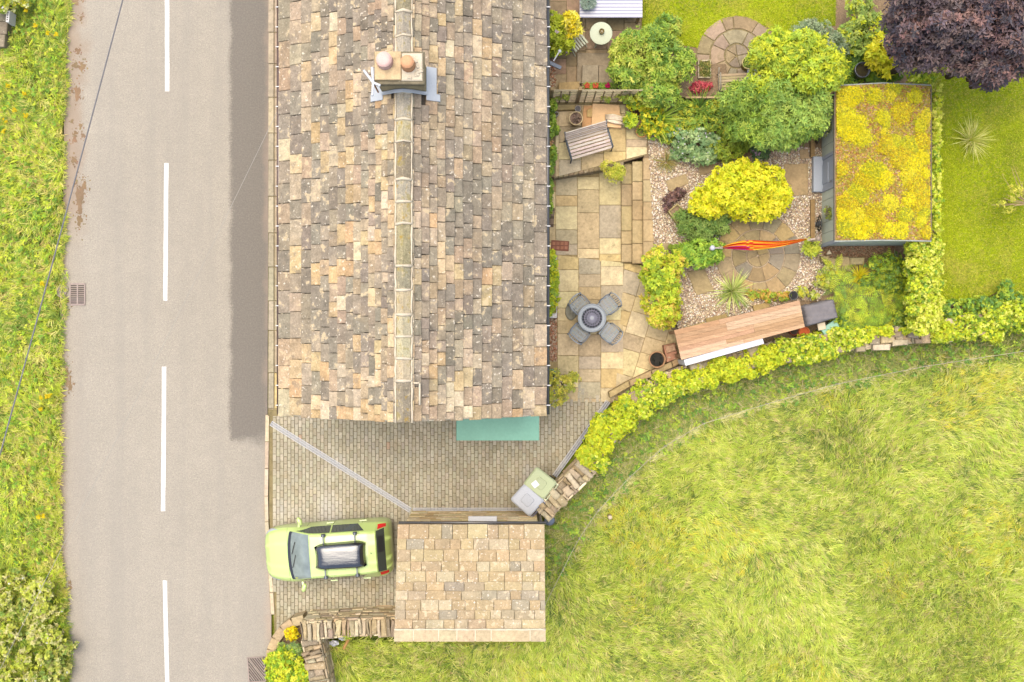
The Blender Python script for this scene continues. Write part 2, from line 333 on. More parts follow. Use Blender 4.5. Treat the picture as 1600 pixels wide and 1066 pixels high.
for x, y, rx, ry in ((118, 3, 7, 6), (127, 28, 3, 4), (122, 80, 5, 6), (118, 102, 6, 5), (129, 104, 5, 8), (121, 145, 5, 15), (113, 143, 2, 3), (112, 190, 2, 3), (118, 208, 4, 4), (117, 219, 5, 5), (129, 212, 3, 4), (126, 197, 3, 5), (115, 250, 5, 6), (120, 284, 2, 4), (125, 310, 7, 26), (132, 290, 4, 8), (124, 345, 5, 10),
                  (103, 590, 7, 16), (110, 602, 3, 14), (97, 855, 2, 2), (110, 917, 2.5, 2), (108, 910, 2, 3), (106, 940, 1.5, 2), (100, 470, 9, 8), (96, 455, 6, 10)):
    mp_ = MB(); c = jit(A(158, 132, 102), .12); mp_.add(slab(pxpoly(blob(x, y, rx*.8, ry*.8, 24, .45)), .001, .004, .001), c)
    for k in range(int(8+rx*ry*.35)): q = rnd.gauss(0, .75), rnd.gauss(0, .75); r = rnd.uniform(.5, 1.5); mp_.add(slab(pxpoly(blob(x+q[0]*rx*1.2, y+q[1]*ry*1.2, r, r*rnd.uniform(.7, 1.5), 8, .4)), .001, .0035+.0004*(k % 3), .001), tuple(v*rnd.uniform(.9, 1.15) for v in c))
    mp_.build('mud_patch', 'matte', road)
# verge to the west of the road
VER = [(-900, -700), (104, -700), (103, 0), (99, 130), (96, 330), (92, 500), (90, 700), (90, 860), (104, 1000), (106, 1066), (108, 1800), (-900, 1800)]
struct(one(slab(pxpoly(VER), -.1, .02, .02), 'verge', 'groundgrass'))
# kerb along the drive and stone pavement along the cottage
kerb = struct(one(slab(pxpoly([(415.5, 648), (421.5, 648), (419.5, 800), (430, 960), (423.5, 960), (413.5, 800)]), -.05, .03, .005), 'kerb', 'joint'))
ks = [(418.5, 648), (418, 690), (417.4, 732), (416.8, 775), (417.5, 815), (420, 852), (422.6, 890), (425, 925), (427, 960)]
for (xa, ya), (xb, yb) in zip(ks, ks[1:]):
    one(slab([W(xa-2.8, ya+.5), W(xa+2.8, ya+.5), W(xb+2.8, yb-.5), W(xb-2.8, yb-.5)], -.05, .07, .012), 'kerb_stone', 'stone', kerb, jit(A(232, 212, 178)))
pave = struct(one(slab(pxpoly([(422, -300), (520, -300), (520, 650), (420, 650)]), -.05, .07, .01), 'pavement', 'joint'))
y = -60
while y < 640:
    h = rnd.uniform(38, 70); a, b = y, min(640, y+h)
    c = jit(A(200, 180, 150) if y < 560 else A(226, 200, 138))
    one(slab([W(421-.0, a+.5), W(429, a+.5), W(429, b-.5), W(420.4, b-.5)], 0, .11, .012), 'edging_stone', 'flag', pave, jit(A(204, 190, 160)))
    one(slab([W(430, a+.5), W(470, a+.5), W(470, b-.5), W(430, b-.5)], 0, .10, .012), 'flagstone', 'flag', pave, c); y += h
# driveway of block pavers
DR = [(421, 600), (905, 600), (950, 628), (905, 690), (868, 742), (842, 800), (842, 960), (600, 960), (430, 1000), (421, 800)]
DRW = pxpoly(DR); drive = struct(one(slab(DRW, -.08, .035, .01), 'driveway', 'joint'))
PAL = [A(192, 182, 154), A(188, 178, 152), A(198, 188, 162), A(184, 174, 150), A(194, 182, 154), A(182, 170, 142)]; PAL = [tuple(v*1.15 for v in q) for q in PAL]
rows = []; x = W(421, 0)[0]; k = 0
HOUSE_S = -1.62
while x < 2.9:
    y = -8.6+(.105 if k % 2 else 0)+rnd.uniform(-.02, .02)
    while y < -1.2:
        cx, cy = x+.053, y+.105; c = jit(PAL[rnd.randrange(6)], .06, .02)
        if cx > -6.95 and y > -6.0 and rnd.random() < .004: c = jit(A(214, 182, 152))
        rows.append((cx, cy, c)); y += .21
    x += .106; k += 1
P_ = np.array([(r[0], r[1]) for r in rows]); ok = inpoly(P_[:, 0], P_[:, 1], shrink(DRW, .06))
hid = ((P_[:, 1] > -1.75) & (P_[:, 0] < .4) & (P_[:, 0] > -5.3)) | ((P_[:, 0] > -2.85) & (P_[:, 0] < .7) & (P_[:, 1] < -4.98))
rows = [r for r, o_, h_ in zip(rows, ok, hid) if o_ and not h_]
rows.sort(key=lambda r: (r[0]+1.6)**2+(r[1]+3.6)**2); rest = MB()
for i, (cx, cy, c) in enumerate(rows):
    s = slab(rect(cx, cy, .096, .2, rnd.uniform(-.015, .015)), 0., .06+rnd.uniform(-.003, .003), .008)
    if i < 300: one(s, 'paver', 'paver', drive, c)
    else: rest.add(s, c)
tag(rest.build('paver_field', 'paver', drive), kind='stuff')
# lower patio of sandstone flags
FP = [tuple(v*1.22 for v in q) for q in (A(216, 194, 146), A(204, 182, 138), A(222, 202, 158), A(198, 178, 142), A(212, 186, 132), A(196, 180, 150), A(224, 204, 156))]
patio = struct(one(slab(pxpoly([(853, 262), (985, 250), (990, 415), (1004, 415), (1075, 520), (1078, 575), (1000, 612), (948, 632), (853, 632)]), -.08, .03, .01), 'patio', 'joint2'))
def fl(poly, z0, z1, par, pal=FP, mat='flag', name='flagstone', sh=.008): one(slab(shrink(poly, sh), z0, z1+rnd.uniform(-.004, .004), .008, .002), name, mat, par, jit(pal[rnd.randrange(len(pal))], .1, .03))
for x0, x1, ys in ((868, 902, (274, 306, 322.6, 359.5, 382, 399)), (902, 936, (277, 297, 333, 389, 404)), (936, 971, (262, 321, 372.5, 397.5, 409)), (857, 868, (300, 332, 352, 380, 398))):
    for a, b in zip(ys, ys[1:]): fl([W(x0, a), W(x1, a), W(x1, b), W(x0, b)], 0, .06, patio)
pa = pxpoly([(857, 397), (975, 411), (975, 600), (958, 628), (857, 628)])
for x0, x1 in ((857, 871), (871, 904), (904, 938.5), (938.5, 974)):
    y = 395+rnd.uniform(-6, 4)
    while y < 632:
        h = rnd.choice((20, 26, 30, 34, 20)) if x0 > 860 else 44; q = clip([W(x0, y), W(x1, y), W(x1, y+h), W(x0, y+h)], pa)
        if x0 < 860 and y > 470 and y < 590: q = []
        if len(q) > 2 and area(q) > .02: fl(q, 0, .06, patio)
        y += h
pb = pxpoly([(975, 412), (1001, 414), (1062, 520), (1072, 568), (985, 604), (960, 626), (975, 600)][:6]+[(975, 600)])
pb = pxpoly([(975, 412), (1001, 414), (1062, 520), (1072, 568), (960, 626), (975, 600)][:5])
th = R(-17); ox, oy = W(975, 412)
i = -3
while i < 12:
    j = -6+rnd.uniform(0, .5); wd_ = rnd.uniform(.5, .68)
    while j < 8:
        h = rnd.uniform(.42, .85); q = [(i*.6+dx, j+dy) for dx, dy in ((0, 0), (.6, 0), (.6, h), (0, h))]
        q = [(ox+a*math.cos(th)+b*math.sin(-th)*1, oy+a*math.sin(th)+b*math.cos(th)) for a, b in q]
        q = clip(q, pb)
        if len(q) > 2 and area(q) > .02: fl(q, 0, .06, patio)
        j += h
    i += 1
# upper garden terrace, steps
TER = [(857, -500), (857, 278), (930, 266), (1006, 244), (1006, 412), (1020, 414), (1066, 520), (1076, 570), (1200, 546), (1300, 524), (1470, 506), (1650, 478), (3000, 300), (3000, -500)]
terrace = struct(one(slab(pxpoly(TER, U), -.1, U, .01), 'terrace', 'soil'))
ret = tag(thing('retaining_wall', 'low stone retaining wall edging the bench terrace', 'wall', W3(920, 272, 0)), None)
xs = np.linspace(864, 972, 15)
for a, b in zip(xs, xs[1:]):
    ya, yb = 279-(a-864)*.17, 279-(b-864)*.17
    for z in (.03, .19, .34): one(slab([W(a+.3, ya+4), W(b-.3, yb+4), W(b-.3, yb-4), W(a+.3, ya-4)], z, z+.145+(.03 if z > .3 else 0), .02, .008), 'stone', 'stone', ret, jit(A(176, 156, 120), .2))
steps = tag(thing('garden_steps', 'three long sandstone steps rising to the gravel garden', 'steps', W3(995, 335, 0)), None)
for (x0, x1, h, ys) in ((971, 989, .2, (256, 288, 322, 361, 382, 410)), (988, 1006, .35, (252, 284, 313, 344, 381, 412)), (1005, 1022, U+.02, (247, 281, 316, 344, 378, 413))):
    for a, b in zip(ys, ys[1:]):
        one(slab([W(x0, a+.3, h), W(x1, a+.3, h), W(x1, b-.3, h), W(x0, b-.3, h)], 0, h, .015, .002), 'tread', 'flag', steps, jit(A(202, 178, 132), .1))
# upper flagged patios
upat = struct(one(slab(pxpoly([(857, 160), (1011, 160), (1011, 242), (930, 264), (857, 277)], U), U-.05, U+.008, .003), 'upper_patio', 'joint'))
uc = pxpoly([(868, 164), (1011, 164), (1011, 241), (868, 277)], U)
for x0, x1, ys in ((868, 873, (160, 198, 240, 280)), (873, 908, (160, 198, 223, 250, 280)), (908, 943, (160, 200, 240, 275)), (943, 978, (160, 178, 200, 237, 265)), (978, 1012, (160, 200, 218, 230, 260))):
    for a, b in zip(ys, ys[1:]):
        q = clip([W(x0, a, U), W(x1, a, U), W(x1, b, U), W(x0, b, U)], uc)
        if len(q) > 2 and area(q) > .01: fl(q, U, U+.03, upat)
tpat = struct(one(slab(pxpoly([(857, -60), (1002, -60), (1002, 142), (857, 142)], U), U-.05, U+.008, .003), 'tea_patio', 'joint'))
tc = pxpoly([(857, -60), (1002, -60), (1002, 142), (857, 142)], U)
for x0, x1 in ((858, 885), (885, 915), (915, 948), (948, 975), (975, 1001)):
    y = -60+rnd.uniform(0, 15)
    while y < 140:
        h = rnd.choice((24, 30, 36)); q = clip([W(x0, y, U), W(x1, y, U), W(x1, y+h, U), W(x0, y+h, U)], tc)
        if len(q) > 2 and area(q) > .02: fl(q, U, U+.03, tpat, [A(186, 164, 126), A(176, 154, 118), A(196, 170, 132), A(190, 160, 130)])
        y += h
def wedge(cx, cy, r0, r1, a0, a1, n=5, j=0.):
    return [(cx+r1*math.cos(a0+(a1-a0)*i/n)*(1+rnd.uniform(-j, j)), cy+r1*math.sin(a0+(a1-a0)*i/n)*(1+rnd.uniform(-j, j))) for i in range(n+1)]+[(cx+r0*math.cos(a1-(a1-a0)*i/n), cy+r0*math.sin(a1-(a1-a0)*i/n)) for i in range(n+1)]
cx, cy = W(1184, 400, U); rr = M2(66, U)
disc = struct(one(lathe((cx, cy, U-.02), [(rr+.02, 0), (rr+.02, .03), (.01, .03)], 48), 'circular_patio', 'joint'))
CP = [A(186, 162, 116), A(176, 154, 112), A(160, 148, 126), A(196, 170, 116), A(182, 160, 120), A(168, 152, 120)]
for r0, r1, n, off in ((.02, .27, 4, .3), (.28, .62, 9, .1), (.63, 1., 14, .5)):
    for i in range(n):
        a0, a1 = off+2*math.pi*i/n, off+2*math.pi*(i+1)/n; one(slab(shrink(wedge(cx, cy, r0*rr, r1*rr, a0, a1), .012), U, U+.045, .006, .002), 'flagstone', 'flag', disc, jit(CP[rnd.randrange(6)], .1))
for x0, y0, w_, h_, a in ((1197, 376, 40, 18, .3), (1215, 416, 46, 22, -.6)): pass
cx, cy = W(1151, 88, U); rr = M2(63, U)
disc2 = struct(one(lathe((cx, cy, U-.02), [(rr+.02, 0), (rr+.02, .03), (.01, .03)], 48), 'round_terrace', 'joint'))
for r0, r1, n, off in ((.02, .3, 5, .2), (.31, .66, 9, .6), (.67, 1., 13, .15)):
    al = sorted(off+2*math.pi*(i+rnd.uniform(-.25, .25))/n for i in range(n)); al.append(al[0]+2*math.pi)
    for a0, a1 in zip(al, al[1:]): one(slab(shrink(wedge(cx, cy, r0*rr, r1*rr, a0, a1, 4, .01), .016), U, U+.04, .01, .004), 'flagstone', 'flag', disc2, jit([A(176, 160, 128), A(190, 166, 140), A(164, 150, 126), A(178, 156, 120)][rnd.randrange(4)], .1))
# gravel garden
GR = [(1012, 208), (1060, 222), (1115, 255), (1245, 230), (1285, 232), (1284, 400), (1300, 440), (1280, 470), (1240, 470), (1060, 515), (1024, 420)]
gb = struct(one(slab(pxpoly(GR, U), U-.02, U+.012, .004), 'gravel_bed', 'gravelbase'))
X, Y = scatter(pxpoly(GR, U), 1300); cx, cy = W(1184, 400, U); m = np.hypot(X-cx, Y-cy) > M2(66, U); X, Y = X[m], Y[m]
g2 = pxpoly([(858, 478), (870, 478), (870, 565), (858, 565)]); X2, Y2 = scatter(g2, 900); g3 = pxpoly([(857, 98), (868, 98), (868, 136), (857, 136)], U); X3, Y3 = scatter(g3, 900)
g4 = pxpoly([(1286, 385), (1400, 380), (1400, 402), (1290, 405)], U); X4, Y4 = scatter(g4, 600)
def pebbles(X, Y, z, pal, name, par):
    n = len(X); r = rng.uniform(.012, .031, (n, 1)); O = np.array([(1, 0, 0), (-1, 0, 0), (0, 1, 0), (0, -1, 0), (0, 0, .7), (0, 0, -.7)]); a = rng.uniform(0, 6.28, n)
    V = O[None]*r[:, None, :]; x = V[:, :, 0]*np.cos(a)[:, None]*1.3-V[:, :, 1]*np.sin(a)[:, None]; y = V[:, :, 0]*np.sin(a)[:, None]*1.3+V[:, :, 1]*np.cos(a)[:, None]
    V = np.stack([x+X[:, None], y+Y[:, None], V[:, :, 2]+z+r*.4], 2).reshape(-1, 3)
    F0 = np.array([(0, 2, 4), (2, 1, 4), (1, 3, 4), (3, 0, 4), (2, 0, 5), (1, 2, 5), (3, 1, 5), (0, 3, 5)]); F = (np.arange(n)[:, None, None]*6+F0[None]).reshape(-1, 3)
    return tag(npm(name, V, F, np.repeat(pick(pal, n), 6, 0), 'pebble', par), kind='stuff')
GP = [A(242, 222, 194, 1.2), A(224, 192, 160, 1.15), A(250, 240, 222, 1.25), A(206, 176, 146), A(232, 210, 168, 1.2), A(184, 162, 142)]
tag(pebbles(X, Y, U+.012, GP, 'gravel', None), 'pale pink and cream gravel around the circular stone patio', 'gravel')
rb = [A(206, 150, 112), A(222, 170, 132), A(190, 130, 96), A(230, 190, 160)]
gbed = struct(one(slab(g2, 0, .05, .004), 'wall_gravel_bed', 'gravelbase')); tag(pebbles(X2, Y2, .05, rb, 'gravel', gbed))
gbed = struct(one(slab(g3, U, U+.04, .004), 'wall_gravel_bed', 'gravelbase')); tag(pebbles(X3, Y3, U+.04, rb, 'gravel', gbed))
gbed = struct(one(slab(g4, U-.02, U+.014, .004), 'bark_path', 'soil')); tag(pebbles(X4, Y4, U+.014, [A(178, 134, 100), A(150, 110, 80), A(196, 156, 120)], 'gravel', gbed))
# stepping stones in the gravel
SLB = ['pale oblong stepping stone beside the purple foliage', 'stepping stone partly under the white flowered clump', 'large square stepping slab between the clipped shrub and the cordyline', 'broad wet stone slab in the gravel before the shed doorstep', 'small rounded stepping stone by the shed sleeper', 'small stepping stone by the green ball shrub']
for pts in (((1040, 283), (1071, 272), (1076, 287), (1045, 300)), ((1091, 258), (1118, 250), (1118, 268), (1094, 275)), ((1072, 425), (1100, 420), (1116, 455), (1088, 462)), ((1224, 257), (1262, 256), (1262, 305), (1226, 308)), ((1248, 235), (1262, 233), (1264, 248), (1250, 249)), ((1026, 381), (1045, 380), (1046, 393), (1030, 394))):
    tag(one(slab(pxpoly(pts, U), U, U+.05, .012, .004), 'stepping_stone', 'flag', None, jit(A(190, 166, 124), .08)), SLB.pop(0), 'stone', 'stepping stones in the gravel')
# lawns and field sheets
LAWN_E = [(1462, 120), (1480, 95), (1700, 80), (2200, 60), (2200, 460), (1700, 462), (1465, 475)]
LAWN_T = [(1003, -200), (1310, -200), (1305, 40), (1240, 55), (1205, 45), (1150, 24), (1110, 45), (1090, 75), (1003, 60)]
lawn_e = struct(one(slab(pxpoly(LAWN_E, U), U-.02, U+.015, .005), 'lawn', 'lawn')); lawn_t = struct(one(slab(pxpoly(LAWN_T, U), U-.02, U+.015, .005), 'lawn', 'lawn'))
FZ = .12
FIELD = [(512, 1002), (612, 1000), (845, 1000), (850, 818), (874, 788), (925, 722), (985, 640), (1030, 600), (1080, 580), (1200, 548), (1300, 528), (1450, 512), (1650, 480), (2600, 330), (2600, 1800), (520, 1800)]
struct(one(slab(pxpoly(FIELD, FZ), -.1, FZ, .02), 'field', 'groundgrass'))
# channel drains let into the driveway
dr = 0
for (a, b) in (((424, 661), (642, 797)), ((646, 797), (828, 797)), ((950, 627), (866, 744))):
    dr += 1
    ax, ay = W(*a); bx, by = W(*b); L_ = math.hypot(bx-ax, by-ay); rz = math.atan2(by-ay, bx-ax); mx, my = (ax+bx)/2, (ay+by)/2
    t = tag(thing('channel_drain', ('long steel channel drain running diagonally across the block paving', 'steel channel drain along the foot of the garage wall', 'short steel channel drain beside the ivy covered wall')[dr-1], 'drain', (mx, my, .05)), None, None, 'channel drains in the driveway')
    ux, uy = math.cos(rz), math.sin(rz); n = int(L_/1.0)+1
    one(box(mx, my, .03, L_, .15, .022, rz, .002), 'trough', 'matte', t, A(120, 114, 104))
    for s in (-1, 1): one(bar((ax-uy*s*.066, ay+ux*s*.066, .058), (bx-uy*s*.066, by+ux*s*.066, .058), .016, .03), 'rail', 'plain', t, A(232, 230, 228))
    for i in range(n):
        g = MB(); q0, q1 = i*L_/n+.01, (i+1)*L_/n-.01; q = q0
        while q < q1: g.add(bar((ax+ux*q-uy*-.056, ay+uy*q+ux*-.056, .058), (ax+ux*q-uy*.056, ay+uy*q+ux*.056, .058), .02, .012), A(196, 196, 198)); q += .034
        g.add(bar((ax+ux*q0, ay+uy*q0, .0605), (ax+ux*q1, ay+uy*q1, .0605), .02, .009), A(206, 206, 208)); g.build('grating', 'plain', t)
# road gully grates
def grate(px, py, sx, sy, label, rz=0., diag=False, z=.006):
    x, y = W(px, py); w, h = M2(sx), M2(sy); t = thing('drain_grate', label, 'drain', (x, y, z))
    def loc(vf): c, s = math.cos(rz), math.sin(rz); return [(x+a*c-b*s, y+a*s+b*c, z+k) for a, b, k in vf[0]], vf[1]
    one(loc(box(0, 0, 0, w, h, .004, 0, .001)), 'pit', 'matte', t, (.07, .06, .05)); c = A(190, 172, 160)
    for a, b in (((-w/2, -h/2), (w/2, -h/2)), ((w/2, -h/2), (w/2, h/2)), ((w/2, h/2), (-w/2, h/2)), ((-w/2, h/2), (-w/2, -h/2))): one(loc(bar((*a, .012), (*b, .012), .035, .02)), 'frame_rail', 'matte', t, c)
    if diag:
        for i in range(7): q = (i+.5)/7; one(loc(bar((-w/2+w*q, -h/2+.03, .012), (-w/2+.03, -h/2+h*q, .012) if 1 else 0, .022, .018)), 'bar', 'matte', t, jit(c))
        for i in range(7): q = (i+.5)/7; one(loc(bar((w/2, -h/2+h*q, .013), (w/2-w*(1-q), h/2, .013), .022, .018)), 'bar', 'matte', t, jit(c))
    else:
        for i in range(11): q = -h/2+h*(i+.5)/11; one(loc(bar((-w/2, q, .012), (w/2, q, .012), .02, .018)), 'bar', 'matte', t, jit(c))
        one(loc(bar((0, -h/2, .014), (0, h/2, .014), .035, .02)), 'bar', 'matte', t, c)
    return t
grate(121.5, 460, 23, 33, 'square iron gully grate with parallel bars beside the grass verge')
grate(401, 1046, 26, 38, 'iron gully grate with diagonal bars beside the planted bed', R(4), True)
grate(97, 455, 14, 17, 'small rusty grate half buried in mud at the road edge', R(-30), False, .02)
# ---------------------------------------------------------------- cottage
EZ, RZ = 4.5, 6.6; RX, EW, EE = -2.45, -5.70, .82; GS, GN = -1.83, 10.6
cot = thing('stone_cottage', 'long stone cottage under a weathered stone slate roof', 'cottage', (RX, 4.4, 0))
SW_ = A(206, 182, 140)
wv = [(-5.35, HOUSE_S, 0), (.47, HOUSE_S, 0), (.47, HOUSE_S, EZ), (RX, HOUSE_S, RZ-.12), (-5.35, HOUSE_S, EZ), (-5.35, GN-.2, 0), (.47, GN-.2, 0), (.47, GN-.2, EZ), (RX, GN-.2, RZ-.12), (-5.35, GN-.2, EZ)]
one((wv, [(0, 1, 2, 3, 4), (9, 8, 7, 6, 5), (1, 6, 7, 2), (5, 0, 4, 9)]), 'wall', 'stone', cot, SW_)
roof = one(([(EW+.06, GS+.05, EZ-.03), (RX, GS+.05, RZ-.03), (EE-.06, GS+.05, EZ-.03), (EW+.06, GN, EZ-.03), (RX, GN, RZ-.03), (EE-.06, GN, EZ-.03), (EW+.06, GS+.05, EZ-.12), (RX, GS+.05, RZ-.12), (EE-.06, GS+.05, EZ-.12), (EW+.06, GN, EZ-.12), (RX, GN, RZ-.12), (EE-.06, GN, EZ-.12)],
          [(0, 1, 4, 3), (1, 2, 5, 4), (6, 9, 10, 7), (7, 10, 11, 8), (0, 6, 7, 1), (1, 7, 8, 2), (3, 4, 10, 9), (4, 5, 11, 10), (0, 3, 9, 6), (2, 8, 11, 5)]), 'roof', 'matte', cot, A(96, 86, 74))
TAN = [A(230, 204, 162), A(222, 194, 148), A(214, 188, 146), A(230, 210, 174), A(218, 184, 138)]
GRY = [A(168, 155, 135), A(157, 145, 127), A(175, 161, 139), A(163, 151, 133), A(179, 163, 140)]
BRN = [A(196, 174, 144), A(188, 166, 138), A(206, 184, 154), A(198, 172, 140), A(208, 188, 158)]
slates = []; chim = (-3.02, -1.9, 5.6, 6.32)
def slope(side):
    e = EW if side < 0 else EE; run = abs(RX-e); rise = RZ-EZ; L_ = math.hypot(run, rise); ux, uz = (RX-e)/L_, rise/L_; nx, nz_ = -uz*(1 if ux > 0 else -1), abs(ux)
    if ux < 0: nx = uz
    d = ([18.3, 18, 15.7, 14, 13, 12.4, 12, 11.5, 11, 10.4, 9.5, 9, 8.8, 8.4, 8.2] if side < 0 else [20.3, 18, 17.2, 16.4, 15, 15, 13.8, 13.8, 12.8, 12.6, 11.9, 11.6, 11, 10, 9.6]); tot = sum(d); s = 0; L2 = L_-.06
    for ci, dd in enumerate(d):
        w = dd/tot*L2; y = GS+rnd.uniform(-.03, .02); first = True; yy = GS+.0
        while yy < GN-.1:
            ln = w+rnd.uniform(.06, .28)*(w/.29)**.3
            if first: ln *= rnd.uniform(.35, 1); first = False
            g = .006; s0, s1 = s+rnd.uniform(-.012, .012), s+w+.06; s1 = min(s1, L_); y0 = yy+g; y1 = yy+ln-g
            if yy == GS: y0 = GS-.0+rnd.uniform(-.03, .03)
            th = rnd.uniform(.022, .04); lift = .045+rnd.uniform(-.006, .008)
            q = [(s0+rnd.uniform(-.008, .008), y0+rnd.uniform(-.006, .006)), (s1, y0+rnd.uniform(-.006, .006)), (s1, y1+rnd.uniform(-.006, .006)), (s0+rnd.uniform(-.008, .008), y1+rnd.uniform(-.006, .006))]
            bv = .01; ins = shrink(q, bv*1.6); v = []
            sag = lambda y_: .035*math.sin(y_*.9+1)*math.sin(y_*.37)
            n_at = lambda s_: lift*(1-(s_-s0)/(s1-s0))
            for pts, off in ((q, 0.), (q, th-bv), (ins, th)):
                for a, b in pts: n_ = n_at(a)+off+.004+.6*sag(b)*min(1, max(0, (a/L_)))*.5; v.append((e+ux*a+nx*n_, b, EZ-.03+uz*a+nz_*n_))
            f = [(3, 2, 1, 0), (8, 9, 10, 11)]
            for r in (0, 4):
                for i in range(4): j = (i+1) % 4; f.append((r+i, r+j, r+4+j, r+4+i))
            if side > 0: f = [t[::-1] for t in f]
            ym = (y0+y1)/2; pt = float(pn(np.array(s*1.5), np.array(ym), 1.1, 2 if side < 0 else 3)); u = rnd.random()+.22*pt+(.25 if ym < .0 else 0)+(.22 if s > L_*.7 else 0)
            if side < 0: pal = GRY if u < .58 else (BRN if u < .86 else TAN)
            else: pal = GRY if u < .66 else (BRN if u < 1.04 else TAN)
            xm = e+ux*(s+w/2)
            if not (chim[0] < xm < chim[1] and chim[2] < ym < chim[3]): slates.append(((v, f), jit(pal[rnd.randrange(5)], .1, .03), w*ln*(1 if ym < 8.6 else .01)))
            yy += ln
        s += w
slope(-1); slope(1)
slates.sort(key=lambda t: -t[2]); rest = MB()
for i, (vf, c, a) in enumerate(slates):
    if i < 300: one(vf, 'roof_slate', 'slate', roof, c)
    else: rest.add(vf, c)
tag(rest.build('roof_slate_field', 'slate', roof), kind='stuff')
# ridge stones bedded in pale mortar
y = GS-.02; ridge_len = []
while y < GN-.2:
    ln = rnd.choice((.55, .62, .85, .95, .5)); y1 = y+ln
    if y < 5.64 < y1: y1 = 5.64; ln = y1-y
    if 5.64 <= y < 6.27: y = 6.27; continue
    if ln > .05:
        hw = .17; pr = [(-hw, -.115), (-hw*.9, -.07), (0, .05), (hw*.9, -.07), (hw, -.115)]; zz = RZ+.05; v = []
        for yy in (y+.02, y1-.02): v += [(RX+a+.0, yy, zz+b) for a, b in pr]
        one((v, [(0, 1, 6, 5), (1, 2, 7, 6), (2, 3, 8, 7), (3, 4, 9, 8), (4, 3, 2, 1, 0), (5, 6, 7, 8, 9)]), 'ridge_stone', 'ridgestone', roof, jit([A(190, 178, 142), A(204, 194, 172), A(176, 166, 140), A(216, 202, 166)][rnd.randrange(4)], .1, .04))
        mm = MB(); z2 = RZ+.056
        mm.add(tube([(RX+a*1.04, y1+rnd.uniform(-.012, .012), z2+b-.0) for a, b in pr], [rnd.uniform(.022, .042) for _ in pr], 6))
        for s in (-1, 1): mm.add(tube([(RX+s*(hw+.012)+rnd.uniform(-.01, .01), y+ln*t, z2-.105+rnd.uniform(-.008, .008)) for t in (0, .25, .5, .75, 1)], [rnd.uniform(.014, .034) for _ in range(5)], 6))
        mm.build('mortar_joint', 'mortar', roof, True)
    y = y1
sk = MB(); z2 = RZ-.17                      # repaired mortar frame beside the ridge near the gable
for a, b in (((RX+.36, -1.45), (RX+.36, -.95)), ((RX+.22, -.95), (RX+.36, -.95))): sk.add(tube([(a[0], a[1], z2+.1), (b[0], b[1], z2+.1)], .025, 6))
sk.build('mortar_repair', 'mortar', roof, True)
vg = MB()                                   # mortar pointing under the verge
for s, e in ((-1, EW), (1, EE)): vg.add(tube([(e+(RX-e)*t, GS+.03+rnd.uniform(-.01, .01), EZ+(RZ-EZ)*t-.04) for t in np.linspace(.02, .98, 14)], [rnd.uniform(.03, .045) for _ in range(14)], 6))
vg.build('verge_mortar', 'mortar', roof, True)
# gutters
for e, c, nm in ((EW-.05, (.06, .035, .03), 'brown'), (EE+.06, (.03, .03, .032), 'black')):
    g = one(tube([(e, GS+.02, EZ-.06), (e, GN, EZ-.06)], .05, 8), 'gutter', 'gloss', cot, c, True); y = GS+.25
    while y < GN-.3: one(box(e, y, EZ-.03, .125, .022, .03, 0, .003), 'clip', 'plain', g, A(240, 238, 236)); y += .49
one(tube([(EE+.06, GS+.1, EZ-.1), (.53, GS+.25, EZ-.3), (.53, GS+.25, .1)], .035, 8), 'downpipe', 'gloss', cot, (.04, .04, .045), True)
# chimney
cz = 7.4; ch = one(box(-2.46, 5.96, 5.9, 1.0, .58, cz-5.9-.1, 0, .02), 'chimney', 'stone', cot, A(196, 176, 136))
for k, (dz, gx, gy) in enumerate(((-.32, 1.06, .66), (-.12, 1.1, .72))): one(box(-2.46, 5.96, cz+dz, gx, gy, .1, 0, .02), 'corbel_course', 'stone', ch, A(150, 138, 112))
one(box(-2.70, 5.99, cz-.02, .58, .62, .08, 0, .015), 'cap_slab', 'flag', ch, A(236, 206, 160, 1.0)); one(box(-2.18, 5.97, cz-.02, .46, .6, .05, 0, .02), 'cap_mortar', 'mortar', ch, A(210, 190, 160))
for i in range(16): one(lump((-2.18+rnd.uniform(-.2, .2), 5.97+rnd.uniform(-.26, .26), cz+.035), rnd.uniform(.03, .05), rnd.uniform(.03, .05), .025), 'mortar_lump', 'mortar', ch, (.4, .4, .4), True)
for x, y, r, h, c in ((-2.76, 6.07, .165, .22, A(246, 206, 194, 1.1)), (-2.25, 6.0, .14, .3, A(238, 178, 134, 1.1))):
    p = one(lathe((x, y, cz+.05), [(r*1.12, 0), (r, .06), (r*.92, h*.8), (r*1.02, h*.86), (r*1.02, h), (r*.8, h), (r*.75, h*.9), (.01, h*.9)], 28), 'chimney_pot', 'matte', ch, c, True)
    one(lathe((x, y, cz+.05+h*.93), [(r*.98, .0), (r*.9, .035), (r*.5, .06), (.01, .065)], 24), 'cowl', 'matte', p, c, True)
lead = MB(); LG = A(212, 216, 220, 1.05)           # lead flashing round the stack
for s in (-1, 1):
    for k, (y0, y1) in enumerate(((5.50, 5.66), (5.66, 6.26))):
        x0, x1 = RX+s*.50, RX+s*(.72 if k else .80); z0, z1 = RZ-abs(x0-RX)*.646+.09, RZ-abs(x1-RX)*.646+.09
        lead.add(([(x0, y0, z0), (x1, y0, z1), (x1, y1, z1), (x0, y1, z0), (x0, y0, z0-.05), (x1, y0, z1-.05), (x1, y1, z1-.05), (x0, y1, z0-.05)], [(0, 1, 2, 3), (7, 6, 5, 4), (0, 4, 5, 1), (1, 5, 6, 2), (2, 6, 7, 3), (3, 7, 4, 0)]), LG)
lead.add(tube([(RX-.5, 5.64, RZ-.2), (RX-.2, 5.63, RZ+.05), (RX, 5.63, RZ+.14), (RX+.2, 5.63, RZ+.05), (RX+.5, 5.64, RZ-.2)], .045, 6), LG); lead.build('lead_flashing', 'plain', ch)
